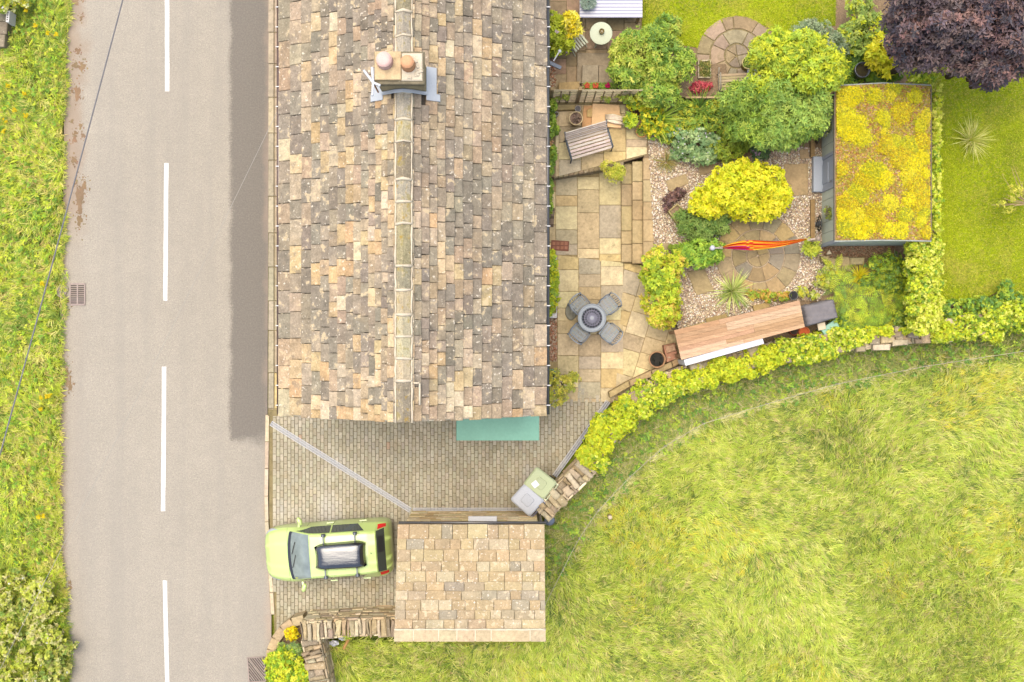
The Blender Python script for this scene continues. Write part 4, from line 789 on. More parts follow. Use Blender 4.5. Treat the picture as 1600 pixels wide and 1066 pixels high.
plant('golden_bush', 'dense bright yellow bush in the gravel garden', 'shrub', [(1150, 300, 44, 38, 1.25, .6), (1118, 312, 34, 30, 1.15, .5), (1190, 290, 36, 34, 1.2, .55), (1210, 310, 26, 26, 1.1, .5), (1170, 270, 32, 22, 1.1, .5), (1100, 318, 22, 24, 1., .4), (1175, 325, 40, 24, 1.1, .45)], U, 130, 6, .095, .055, YEL, pal_top=[G(236, 228, 50), G(206, 212, 36)])
plant('clipped_shrub', 'rounded lime green shrub with orange tips beside the steps', 'shrub', [(1034, 432, 34, 34, 1.0, .62), (1033, 470, 32, 36, 1.0, .6), (1040, 492, 24, 20, .8, .45)], .1, 150, 6, .085, .045, LIME, pal_top=[G(216, 208, 64), G(226, 196, 84), G(196, 204, 44), G(176, 196, 50)])
plant('fringed_shrub', 'feathery green shrub below the golden bush', 'shrub', [(1090, 358, 28, 22, .9, .4), (1120, 352, 22, 16, .85, .35), (1072, 345, 16, 18, .8, .3)], U, 120, 6, .12, .03, [G(150, 172, 84), G(130, 156, 70), G(110, 142, 64)])
plant('mounded_shrub', 'mounded mid green shrub at the hammock post', 'shrub', [(1092, 396, 30, 24, .95, .45), (1112, 392, 20, 22, .9, .4), (1075, 388, 14, 12, .7, .25)], U, 140, 6, .085, .04, [G(150, 184, 60), G(124, 164, 56), G(176, 200, 66)])
plant('geranium_clump', 'grey green clump dotted with tiny white flowers', 'plant', [(1088, 228, 36, 26, .85, .35), (1062, 236, 16, 14, .7, .22), (1105, 240, 22, 18, .75, .3)], U, 150, 6, .08, .06, GREY, flowers=(70, .028, [A(250, 246, 246), A(240, 226, 238)]))
plant('low_green_shrub', 'low olive green shrub between the white flowered clump and the allium', 'shrub', [(1138, 232, 28, 20, .85, .35), (1155, 228, 16, 18, .8, .3)], U, 140, 6, .07, .04, [G(150, 168, 52), G(128, 152, 46), G(170, 180, 60)])
plant('euphorbia_clump', 'yellow green leafy clump spilling over the trellis end', 'plant', [(1020, 182, 18, 22, .95, .4), (1018, 200, 14, 14, .8, .3), (998, 160, 18, 10, 1., .35), (1040, 205, 18, 10, .8, .3)], U, 130, 6, .07, .05, [G(206, 206, 40), G(170, 190, 44), G(224, 212, 50), G(120, 156, 50)])
def fan(name, label, px, py, z0, n, L, w, pal, r0=.06, spread=6.28, a0=0., up=(.15, .75), bend=.45, group=None):
    x, y = W(px, py, z0+.2); t = thing(name, label, 'plant', (x, y, z0), 0, group); d = a0+rng.uniform(-spread/2, spread/2, n); B = np.zeros((n, 3)); B[:, 0] = x+np.cos(d)*rng.uniform(0, r0, n); B[:, 1] = y+np.sin(d)*rng.uniform(0, r0, n); B[:, 2] = z0
    V, F, C = blades(B, d, L*rng.uniform(.55, 1.15, n), w*rng.uniform(.7, 1.2, n), up, pick(pal, n), bend); npm('blades', V, F, C, 'blade', t); return t
fan('crocosmia_clump', 'arching clump of long sword shaped green leaves below the acer', 1022, 190, U, 150, .95, .05, [G(170, 196, 70), G(140, 172, 66), G(196, 208, 96), G(110, 150, 66)], .2, 3.6, R(25), (.35, .85), .55)
plant('mixed_border', 'mixed green perennials filling the bed below the acer edging', 'plant', [(1062, 196, 20, 14, .72, .25), (1095, 196, 24, 14, .72, .25), (1128, 196, 20, 16, .75, .28), (1072, 172, 20, 12, .7, .22), (1125, 172, 22, 12, .72, .25), (1150, 208, 18, 14, .75, .25), (1046, 212, 16, 10, .68, .2)], U, 120, 6, .085, .045, [G(140, 168, 60), G(118, 148, 58), G(166, 186, 66), G(196, 196, 60)], flowers=(14, .035, [A(236, 170, 120), A(240, 220, 60)]))
fan('day_lily_clump', 'darker strap leaved clump beneath the low timber edge', 1094, 170, U, 130, .75, .04, [G(130, 160, 60), G(104, 140, 58), G(156, 180, 70)], .25, 6.28, 0, (.35, .85), .5)
fan('cordyline', 'spiky pale green cordyline by the gravel edge', 1146, 455, U, 170, .72, .028, [G(204, 214, 116), G(176, 196, 96), G(150, 176, 84), G(226, 226, 150)], .05, 6.28, 0, (.1, .9), .2)
fan('grass_tuft', 'tuft of tall straw coloured grass standing in the lawn', 1520, 218, U, 170, .72, .016, [G(226, 220, 120), G(206, 206, 96), G(236, 228, 150), G(176, 186, 70)], .12, 6.28, 0, (.3, .85), .5)
fan('golden_sedge', 'golden sedge mound among the ferns', 1345, 432, U, 150, .5, .02, [G(226, 210, 30), G(206, 200, 36), G(236, 220, 70)], .05, 6.28, 0, (.1, .8), .4)
fan('blue_sedge', 'blue green strappy plant between the golden sedge and the ivy hedge', 1406, 416, U, 60, .5, .045, [G(130, 160, 110), G(150, 176, 126), G(100, 136, 90)], .05, 6.28, 0, (.1, .8), .3)
fan('bronze_grass', 'wispy bronze grass tuft in the gravel by the steps', 1042, 252, U, 120, .5, .012, [G(170, 156, 90), G(190, 170, 100), G(140, 140, 70)], .06, 6.28, 0, (.2, .8), .5)
# golden ferns
FERN = [G(170, 190, 44), G(190, 202, 48), G(146, 176, 50), G(126, 160, 56), G(206, 208, 60)]
for i, (px, py) in enumerate(((1320, 470), (1345, 462), (1370, 452), (1395, 445), (1330, 492), (1358, 490), (1385, 480), (1408, 468), (1400, 495), (1345, 512), (1375, 510), (1312, 446), (1306, 425), (1425, 430), (1420, 455), (1310, 500), (1385, 420))):
    x, y = W(px, py, U+.3); t = thing('golden_fern', 'golden green fern in the bed beside the ivy hedge', 'fern', (x, y, U), 0, 'ferns in the shady bed'); nf = 12; parts = []
    for k in range(nf):
        az = 2*math.pi*k/nf+rnd.uniform(-.25, .25); Lf = rnd.uniform(.45, .68); el = rnd.uniform(.5, 1.0); n = 12; s = np.linspace(.06, 1, n); xs_ = x+math.cos(az)*Lf*s*math.cos(el*.5); ys_ = y+math.sin(az)*Lf*s*math.cos(el*.5); zs_ = U+.25+Lf*(math.sin(el)*s-.62*s*s)*.8; c = np.tile(np.array(FERN[rnd.randrange(5)])*rnd.uniform(.7, 1.15), (n, 1))
        for sg in (-1, 1):
            d = np.full(n, az+sg*1.15); B = np.stack([xs_, ys_, zs_], 1); parts.append(blades(B, d, Lf*.19*np.sin(np.pi*(.12+.86*s)), .022, (.05, .2), c*(1+rng.uniform(-.28, .28, (n, 1))), .2))
    V, F, C = join(parts); npm('fronds', V, F, C, 'leaf', t)
plant('yellow_spurge', 'sprawling yellow green groundcover around the rockery stones', 'plant', [(1380, 410, 28, 16, .75, .25), (1400, 432, 22, 22, .75, .28), (1365, 440, 24, 14, .7, .22), (1420, 500, 20, 22, .8, .3), (1310, 508, 16, 16, .8, .3), (1360, 505, 50, 14, .6, .2)], U, 110, 6, .07, .045, [G(176, 188, 50), G(150, 174, 50), G(124, 154, 56), G(104, 138, 58)])
# ivy on the wall, ivy hedge behind the shed
IVY = [G(190, 204, 40), G(172, 192, 46), G(208, 214, 50), G(126, 160, 48), G(226, 226, 100)]
ivp = [(925, 712, 20), (935, 690, 22), (950, 668, 24), (968, 648, 25), (990, 630, 24), (1015, 613, 23), (1042, 602, 23), (1070, 592, 23), (1100, 582, 20), (1130, 573, 22), (1160, 563, 20), (1190, 554, 19), (1220, 546, 20), (1250, 540, 22), (1280, 535, 22), (1310, 528, 20), (1335, 524, 16), (1352, 520, 13), (1468, 514, 17), (1490, 511, 18), (1515, 506, 20), (1545, 500, 24), (1575, 493, 26), (1605, 486, 28), (1640, 480, 28), (1380, 515, 9), (1415, 508, 9)]
plant('ivy_growth', 'bright yellow green ivy mounded along the top of the field wall', 'ivy', [(x+1, y+4, r*1.12, r*1.0, .72, .58) for x, y, r in ivp], .15, 330, 5, .058, .048, IVY, pal_top=[G(212, 214, 44), G(188, 204, 44)], stems=27, stemr=.015, rough=.2, low=-.3)
plant('ivy_hedge', 'yellow green variegated ivy hedge clothing the fence behind the shed', 'hedge', [(1440, 118, 22, 14, 1.9, .5)]+[(1457, y, 9, 16, 1.45, .5) for y in range(140, 385, 22)]+[(1442, y, 23, 16, 1.7, .5) for y in range(388, 510, 20)]+[(1436, y, 20, 16, 1.2, .6) for y in range(392, 510, 26)]+[(1452, y, 18, 16, 1.2, .6) for y in range(392, 510, 26)], U, 300, 5, .06, .05, IVY, pal_top=[G(196, 206, 50), G(224, 224, 96)], stems=24, stemr=.02, low=-.4)
plant('bramble_patch', 'tangled darker green bramble at the lawn and wall corner', 'plant', [(1485, 482, 30, 14, .8, .3), (1530, 478, 34, 14, .85, .3), (1580, 470, 30, 14, .85, .35), (1570, 452, 8, 16, .9, .35)], U, 130, 6, .07, .05, [G(150, 180, 56), G(120, 156, 54), G(180, 196, 60), G(100, 140, 66)])
# borders at the top of the garden
plant('silver_shrub', 'silvery grey green shrub behind the broad garden tree', 'shrub', [(1275, 60, 34, 26, 1.2, .5), (1300, 72, 22, 22, 1.1, .45), (1258, 50, 18, 16, 1.1, .4)], U, 120, 6, .09, .03, [G(150, 166, 126), G(130, 150, 110), G(172, 184, 146)])
plant('border_shrub', 'loose light green border shrub beside the purple tree', 'shrub', [(1345, 25, 26, 22, 1.1, .45), (1362, 42, 20, 18, 1.1, .4), (1330, 55, 24, 20, 1., .4), (1350, 70, 24, 18, 1., .4)], U, 100, 6, .09, .05, [G(160, 180, 84), G(180, 196, 90), G(130, 156, 70), G(196, 202, 44)])
plant('laurel_bush', 'glossy bright yellow green shrub next to the water butt', 'shrub', [(1375, 78, 18, 20, 1.3, .5), (1385, 100, 14, 18, 1.2, .45), (1365, 92, 12, 12, 1.2, .4)], U, 95, 7, .17, .07, [G(222, 216, 40), G(206, 210, 44), G(236, 224, 60)])
plant('dark_underplanting', 'deep green leafy underplanting around the water butt', 'plant', [(1330, 100, 22, 18, .75, .25), (1372, 122, 24, 10, .75, .25), (1330, 122, 24, 10, .7, .22), (1395, 60, 16, 24, .8, .3), (1318, 75, 16, 16, .9, .3), (1398, 112, 16, 12, .8, .25)], U, 130, 6, .09, .06, [G(120, 156, 56), G(100, 138, 60), G(150, 176, 50)])
plant('red_acer', 'small crimson acer in the low border', 'shrub', [(1096, 137, 14, 10, .75, .22), (1088, 140, 9, 8, .7, .2), (1104, 134, 8, 8, .72, .2)], U, 260, 6, .05, .022, [G(206, 84, 92), G(186, 66, 80), G(222, 110, 110)])
plant('dry_border', 'brown leaf litter plants filling the low border', 'plant', [(1075, 120, 16, 18, .52, .12), (1068, 138, 16, 12, .52, .1)], U, 160, 5, .05, .035, [G(180, 150, 100), G(150, 124, 80), G(160, 160, 80), G(200, 176, 130)])
# climbers and pots along the house wall
for blobs, lab in (([(862, 168, 7, 12, .9, .4), (861, 190, 7, 14, .9, .4), (864, 205, 8, 8, .8, .3)], 'mixed green climber at the cottage wall by the bench'), ([(862, 240, 9, 12, .75, .3), (859, 262, 6, 14, .8, .3), (858, 290, 5, 16, .4, .3), (857, 320, 4, 20, .4, .3)], 'straggly green plants in the bed below the bench terrace'), ([(862, 408, 9, 18, .7, .45), (863, 435, 10, 18, .75, .45), (864, 462, 9, 16, .7, .4), (859, 480, 7, 12, .5, .3)], 'lime climber in the white edged trough at the cottage wall')):
    plant('wall_climber', lab, 'climber', blobs, .08 if blobs[0][1] > 230 else U, 200, 6, .07, .045, [G(176, 196, 50), G(206, 208, 44), G(140, 170, 56)] if blobs[0][1] > 300 else [G(140, 170, 60), G(170, 188, 66), G(116, 148, 56)], stems=6)
plant('potted_olive', 'airy yellow green bush in a pot by the cottage corner', 'shrub', [(876, 602, 22, 18, .95, .4), (890, 596, 14, 14, .9, .35), (870, 622, 16, 14, .85, .35), (866, 588, 10, 12, .8, .3), (900, 590, 7, 6, 1., .2)], .4, 85, 6, .07, .03, [G(206, 196, 66), G(186, 186, 70), G(220, 206, 90), G(160, 170, 66)])
plant('steps_tuft', 'feathery lime fern tuft on the retaining wall by the steps', 'plant', [(957, 267, 18, 14, .75, .3), (965, 272, 12, 12, .7, .25)], .25, 150, 6, .07, .025, [G(206, 206, 70), G(186, 196, 66), G(220, 214, 90)])
plant('allium_clump', 'dark foliage clump with round lilac flower heads by the yellow bush', 'plant', [(1178, 218, 16, 22, .68, .18), (1190, 240, 12, 10, .66, .15)], U, 110, 6, .09, .05, [G(110, 140, 90), G(90, 120, 80), G(130, 156, 96)], flowers=(8, .09, [A(216, 176, 206), A(226, 190, 212)]))
plant('purple_heuchera', 'low dark purple foliage in the gravel by the stone trough', 'plant', [(1052, 308, 14, 9, .62, .12), (1042, 322, 8, 7, .6, .1), (1062, 300, 9, 6, .62, .12)], U, 170, 6, .06, .045, [G(120, 90, 84), G(104, 78, 76), G(146, 112, 96)])
plant('box_ball', 'small dense green ball shrub by the stepping stone', 'shrub', [(1057, 392, 9, 10, .72, .2)], U, 420, 6, .04, .025, [G(130, 160, 50), G(150, 174, 54)])
plant('edge_planting', 'patchy low flowers along the back of the timber store', 'plant', [(1198, 462, 12, 8, .62, .12), (1215, 464, 12, 7, .62, .12), (1230, 462, 8, 7, .62, .12), (1178, 462, 12, 8, .6, .1)], U, 170, 6, .055, .04, [G(190, 186, 66), G(150, 176, 56), G(210, 170, 80)])
plant('edge_planting', 'yellow centred rosette plants by the black pot', 'plant', [(1255, 455, 9, 8, .65, .14), (1270, 462, 8, 7, .65, .14), (1285, 440, 14, 12, .68, .18), (1296, 425, 10, 12, .68, .18)], U, 150, 6, .07, .045, [G(206, 200, 60), G(176, 190, 70), G(190, 190, 110)])
plant('hellebore', 'broad pale green leaves by the hammock post at the shed', 'plant', [(1268, 388, 12, 10, .75, .2)], U, 110, 6, .13, .06, [G(200, 206, 70), G(180, 196, 70)])
plant('hanging_basket', 'small plant in a basket on the shed front wall', 'plant', [(1294, 334, 7, 9, 1.3, .15), (1297, 338, 5, 5, 1.35, .15)], U, 260, 6, .05, .03, [G(150, 160, 90), G(130, 120, 90), G(170, 186, 60)])
plant('hanging_basket', 'trailing greenery basket north of the shed door', 'plant', [(1290, 200, 8, 14, 1.3, .2)], U, 220, 6, .05, .03, [G(150, 160, 96), G(170, 176, 110), G(126, 140, 84)])
bt = plant('bare_sapling', 'sparse sapling with pale bare twigs in the lawn', 'tree', [(1572, 318, 16, 14, 1.4, .25), (1590, 298, 10, 14, 1.4, .2)], U, 7, 4, .06, .04, [G(206, 200, 80), G(176, 180, 60)], stems=0 or 1, part='crown', trunk='trunk')
tw = MB()
for i in range(16): 
    a = R(150)+rnd.uniform(-.9, 1.0); l = rnd.uniform(.5, 1.1); bx, by = W(1600, 318, 1.2); tw.add(tube([(bx+.2, by, 1.1), (bx+math.cos(a)*l*.5, by+math.sin(a)*l*.4, 1.3), (bx+math.cos(a+rnd.uniform(-.3, .3))*l, by+math.sin(a)*l, 1.35+rnd.uniform(-.1, .2))], [.02, .012, .004], 5))
tw.build('twigs', 'matte', bt, True); [None for p in ()]
bt.children[-1].data.attributes['Col'].data.foreach_set('color', np.tile(np.array([*A(206, 180, 130), 1], np.float32), len(bt.children[-1].data.vertices)))
# roadside planter plants
plant('yellow_flower_clump', 'vivid yellow flowering clump on the curved planter', 'plant', [(456, 990, 12, 11, .62, .2)], .38, 300, 6, .045, .035, [G(250, 222, 10), G(240, 210, 10), G(226, 210, 30)])
plant('planter_shrub', 'spreading lime green shrub in the curved planter', 'shrub', [(450, 1030, 22, 22, .7, .35), (440, 1050, 24, 20, .7, .35), (462, 1055, 20, 20, .75, .4), (425, 1030, 12, 10, .6, .2), (455, 1080, 30, 20, .7, .35)], .3, 120, 6, .09, .05, [G(176, 200, 46), G(206, 214, 44), G(140, 176, 50), G(220, 216, 60)])
plant('planter_shrub', 'grey green feathery shrub behind the yellow flower clump', 'shrub', [(460, 1018, 14, 14, .75, .3), (440, 1015, 10, 12, .6, .2)], .38, 170, 6, .07, .025, [G(150, 170, 90), G(120, 150, 84), G(170, 186, 90)])
plant('wall_weed', 'lime weed sprouting on the field side of the coping', 'plant', [(540, 990, 14, 8, 1.25, .12), (553, 987, 8, 7, 1.25, .1)], .8, 170, 6, .06, .04, [G(180, 190, 60), G(160, 180, 60)], stems=3)
# roadside hedge and verge weeds
plant('roadside_hedge', 'mixed bramble and hawthorn hedge at the lower road edge', 'hedge', [(x, y, rnd.uniform(14, 24)*(.45 if x > 95 else 1), rnd.uniform(14, 22)*(.45 if x > 95 else 1), rnd.uniform(.15, .4), rnd.uniform(.2, .42)) for x, y in ((-10, 905), (25, 905), (60, 925), (10, 945), (45, 955), (74, 955), (20, 990), (60, 990), (82, 990), (0, 1025), (40, 1030), (80, 1025), (15, 1065), (60, 1070), (88, 1058), (30, 1110), (80, 1110), (-30, 960), (-30, 1040), (98, 1000), (104, 1012), (100, 1045), (110, 1010))], .02, 105, 6, .085, .05, [G(186, 188, 90), G(164, 178, 76), G(204, 202, 110), G(136, 160, 70)], pal_top=[G(210, 204, 134), G(184, 196, 70), G(196, 200, 80)], flowers=(50, .035, [A(250, 248, 240)]), stems=19)
plant('verge_bush', 'pale flowered bush at the top of the verge', 'shrub', [(8, 8, 22, 12, .6, .3), (35, 2, 12, 10, .5, .25)], .05, 130, 6, .08, .05, [G(206, 204, 60), G(160, 180, 60), G(220, 220, 150)], flowers=(18, .05, [A(244, 244, 236)]))
# ---------------------------------------------------------------- grasses
FGP = [A(190, 200, 78, 1.82), A(178, 194, 70, 1.82), A(202, 206, 94, 1.82), A(164, 184, 68, 1.78), A(212, 208, 122, 1.8)]; FGD = [A(152, 168, 68, 1.65), A(132, 152, 64, 1.6), A(180, 182, 88, 1.7), A(200, 182, 120, 1.65), A(108, 134, 58, 1.5)]
vis = [(480, 1002), (612, 1000), (848, 1000), (850, 820), (868, 803), (925, 742), (1000, 655), (1075, 606), (1200, 578), (1300, 555), (1450, 538), (1700, 505), (1700, 1140), (500, 1140)]
def tufts(poly, dens, k, z, Lr, wr, sp, dirf, colf, up, bend, keep=None):
    X, Y = scatter(poly, dens)
    if keep is not None: m = keep(X, Y); X, Y = X[m], Y[m]
    n = len(X); d0 = dirf(X, Y); c0 = colf(X, Y); L0 = rng.uniform(.7, 1.25, n); rp_ = lambda a: np.repeat(a, k, 0)
    N_ = n*k; B = np.stack([rp_(X)+rng.normal(0, sp, N_), rp_(Y)+rng.normal(0, sp, N_), np.full(N_, z)], 1)
    return blades(B, rp_(d0)+rng.normal(0, .38, N_), rp_(L0)*rng.uniform(*Lr, N_), rng.uniform(*wr, N_), up, rp_(c0)*(1+rng.uniform(-.22, .22, (N_, 1))), bend)
def fcol(X, Y):
    n = len(X); patch = .32*pn(X, Y, .8, 2)+.35*pn(X, Y, 2.6, 3)+rng.normal(0, .75, n); c = np.where((patch > -.35)[:, None], pick(FGP, n, .16), pick(FGD, n, .2)); yl = (pn(X, Y, 1.1, 5) > .6) & (rng.random(n) < .2); c[yl] = pick([A(222, 208, 76, 1.7), A(206, 200, 66, 1.7)], int(yl.sum())); return c
V, F, C = tufts(pxpoly(vis, FZ), 240, 6, FZ-.01, (.13, .32), (.009, .02), .035, lambda X, Y: pn(X, Y, .5, 0)*1.7+pn(X, Y, 1.7, 1)*.8+rng.normal(0, .55, len(X)), fcol, (.2, .7), .5, lambda X, Y: ~((X < W(845, 0)[0]) & (Y > W(0, 1003, 0)[1]) & (X > -3)))
rl = np.array([W(*p) for p in ((852, 945), (880, 890), (905, 842), (935, 798), (985, 745), (1040, 697), (1100, 662), (1200, 631), (1310, 600), (1450, 572), (1600, 549), (1720, 532))]); sg = rng.integers(3, len(rl)-1, 5200); q = rng.random((5200, 1)); B = np.concatenate([rl[sg]*(1-q)+rl[sg+1]*q+rng.normal(0, .05, (5200, 2)), np.full((5200, 1), FZ+.12)], 1); dr_ = np.arctan2((rl[sg+1]-rl[sg])[:, 1], (rl[sg+1]-rl[sg])[:, 0])
kp = rng.random(5200) < .33+.25*pn(B[:, 0], B[:, 1], 2.5, 1); B, dr_ = B[kp], dr_[kp]; n5 = len(B)
trod = blades(B, dr_+rng.normal(0, .5, n5), rng.uniform(.12, .3, n5), rng.uniform(.008, .015, n5), (.1, .4), pick([A(220, 212, 150, 1.8), A(210, 202, 130, 1.8), A(200, 198, 106, 1.8)], n5), .5)
V, F, C = join([(V, F, C), trod]); tag(npm('field_grass', V, F, C, 'blade'), 'long wind swirled meadow grass filling the field', 'grass', kind='stuff')
# rank strip of darker grass and weeds below the wall
strip = [(852, 820), (872, 803), (925, 745), (992, 652), (1040, 612), (1080, 596), (1200, 566), (1300, 546), (1450, 530), (1700, 496), (1700, 540), (1450, 575), (1300, 605), (1200, 632), (1100, 662), (1040, 700), (980, 752), (930, 810), (880, 890), (852, 930)]
X, Y = scatter(pxpoly(strip, FZ), 750); n = len(X); Z = np.full(n, FZ)
V1 = blades(np.stack([X, Y, Z], 1), rng.uniform(0, 6.28, n), rng.uniform(.22, .48, n), rng.uniform(.012, .022, n), (.25, .7), pick([A(166, 172, 92, 1.7), A(146, 160, 80, 1.7), A(186, 182, 112, 1.7), A(202, 188, 140, 1.7), A(124, 144, 72, 1.7)], n), .5)
X = X+rng.normal(0, .12, n); Y = Y-np.abs(rng.normal(0, .14, n)); k = rng.choice(n, n//16); T = np.stack([X[k], Y[k], Z[k]+rng.uniform(.1, .3, len(k))], 1); V2 = rosettes(T, np.tile([0, 0, 1.], (len(k), 1))+rng.normal(0, .4, (len(k), 3)), 5, .11, .055, pal=[A(140, 170, 60, 1.74), A(110, 146, 62, 1.74), A(170, 186, 66, 1.74)])
tag(npm('rank_grass', *join([V1, V2]), 'blade'), 'rank darker grass and weeds under the field wall', 'grass', kind='stuff')
# small strip south of the coping wall
# verge
vv = [(-60, -60), (102, -60), (101, 0), (97, 130), (94, 330), (90, 500), (88, 700), (88, 860), (100, 960), (104, 1080), (-60, 1080)]
def vcol(X, Y):
    n = len(X); patch = pn(X, Y, 1.1, 2)*.6+rng.normal(0, .7, n); return np.where((patch > -.3)[:, None], pick([A(194, 204, 64, 1.95), A(178, 194, 60, 1.95), A(206, 208, 90, 1.95), A(214, 208, 120, 1.9), A(208, 188, 112, 1.8)], n), pick([A(140, 166, 62, 1.8), A(120, 150, 60, 1.7), A(168, 182, 78, 1.9)], n))
V1 = tufts(pxpoly(vv, .06), 170, 7, .05, (.13, .32), (.01, .02), .035, lambda X, Y: pn(X, Y, .9, 0)*2.5+rng.normal(0, .8, len(X)), vcol, (.25, .75), .5, lambda X, Y: ~((X < W(18, 0)[0]) & (Y > W(0, 75)[1]) & (Y < W(0, 12)[1])))
ed_ = np.array([W(*p) for p in ((105, -40), (104, 0), (100, 130), (97, 330), (93, 500), (91, 700), (91, 860), (103, 970), (107, 1090))]); ne = 1700; sg = rng.integers(0, 8, ne); q = rng.random((ne, 1)); wv_ = .07*np.sin(np.arange(ne)*0)+0; B = ed_[sg]*(1-q)+ed_[sg+1]*q; B[:, 0] += .09*pn(B[:, 1]*1.3, B[:, 1]*.7, 2.2, 4)+rng.normal(-.02, .05, ne); B = np.repeat(B, 5, 0)+rng.normal(0, .03, (ne*5, 2)); B = np.concatenate([B, np.full((ne*5, 1), .015)], 1)
V3 = blades(B, rng.normal(0, .9, ne*5), rng.uniform(.08, .24, ne*5), rng.uniform(.01, .018, ne*5), (.15, .7), np.repeat(vcol(B[::5, 0], B[::5, 1]), 5, 0), .5)
X, Y = scatter(pxpoly(vv, .06), 850); n = len(X)
k = rng.choice(n, n//26); T = np.stack([X[k], Y[k], .06+rng.uniform(.05, .22, len(k))], 1); V2 = rosettes(T, np.tile([0, 0, 1.], (len(k), 1))+rng.normal(0, .35, (len(k), 3)), 5, .09, .05, pal=[A(150, 180, 50, 1.81), A(120, 156, 54, 1.81), A(190, 200, 60, 1.81)])
tag(npm('verge_grass', *join([V1, V2, V3]), 'blade'), 'lush grass and weeds on the roadside verge', 'grass', kind='stuff')
for px, py in ((12, 134), (38, 146), (22, 172), (40, 181), (8, 188), (5, 205), (75, 52), (88, 54), (66, 443), (72, 620), (78, 618), (64, 621), (60, 808), (68, 806), (55, 40), (64, 640), (40, 16)):
    x, y = W(px, py, .4); t = thing('yellow_wildflower', 'yellow wildflower head in the verge grass', 'flower', (x, y, .05), 0, 'wildflowers in the verge'); one(tube([(x, y, .04), (x+.02, y, .38)], .006, 5), 'stem', 'matte', t, A(120, 150, 50))
    T = np.array([(x+rnd.uniform(-.05, .05), y+rnd.uniform(-.05, .05), .4+rnd.uniform(-.03, .03)) for _ in range(12)]); npm('petals', *rosettes(T, np.tile([0, 0, 1.], (12, 1)), 6, .035, .03, (50, 88), pal=[A(246, 222, 20, 1.1), A(236, 206, 20, 1.1)]), 'petal', t)
for poly, par, nm in ((LAWN_E, lawn_e, 'mown'), (LAWN_T, lawn_t, 'mown')):
    pp = clip(pxpoly(poly, U), pxpoly([(-100, -60), (1700, -60), (1700, 1100), (-100, 1100)], U)) if 0 else pxpoly([(min(x, 1680), max(y, -50)) for x, y in poly], U)
    X, Y = scatter(pp, 1500); n = len(X); pt = (pn(X, Y, 1.0, 3)+.3*pn(X, Y, .4, 1)+rng.normal(0, .35, n) > 0)[:, None]; cols = np.where(pt, pick([A(172, 180, 40, 1.95), A(186, 188, 56, 1.95), A(158, 170, 38, 1.95)], n), pick([A(138, 156, 34, 1.8), A(122, 144, 36, 1.8), A(184, 176, 80, 1.85)], n))
    tag(npm('grass_blades', *blades(np.stack([X, Y, np.full(n, U+.012)], 1), rng.uniform(0, 6.28, n), rng.uniform(.04, .09, n), rng.uniform(.008, .014, n), (.35, .8), cols, .4), 'blade', par), kind='stuff')
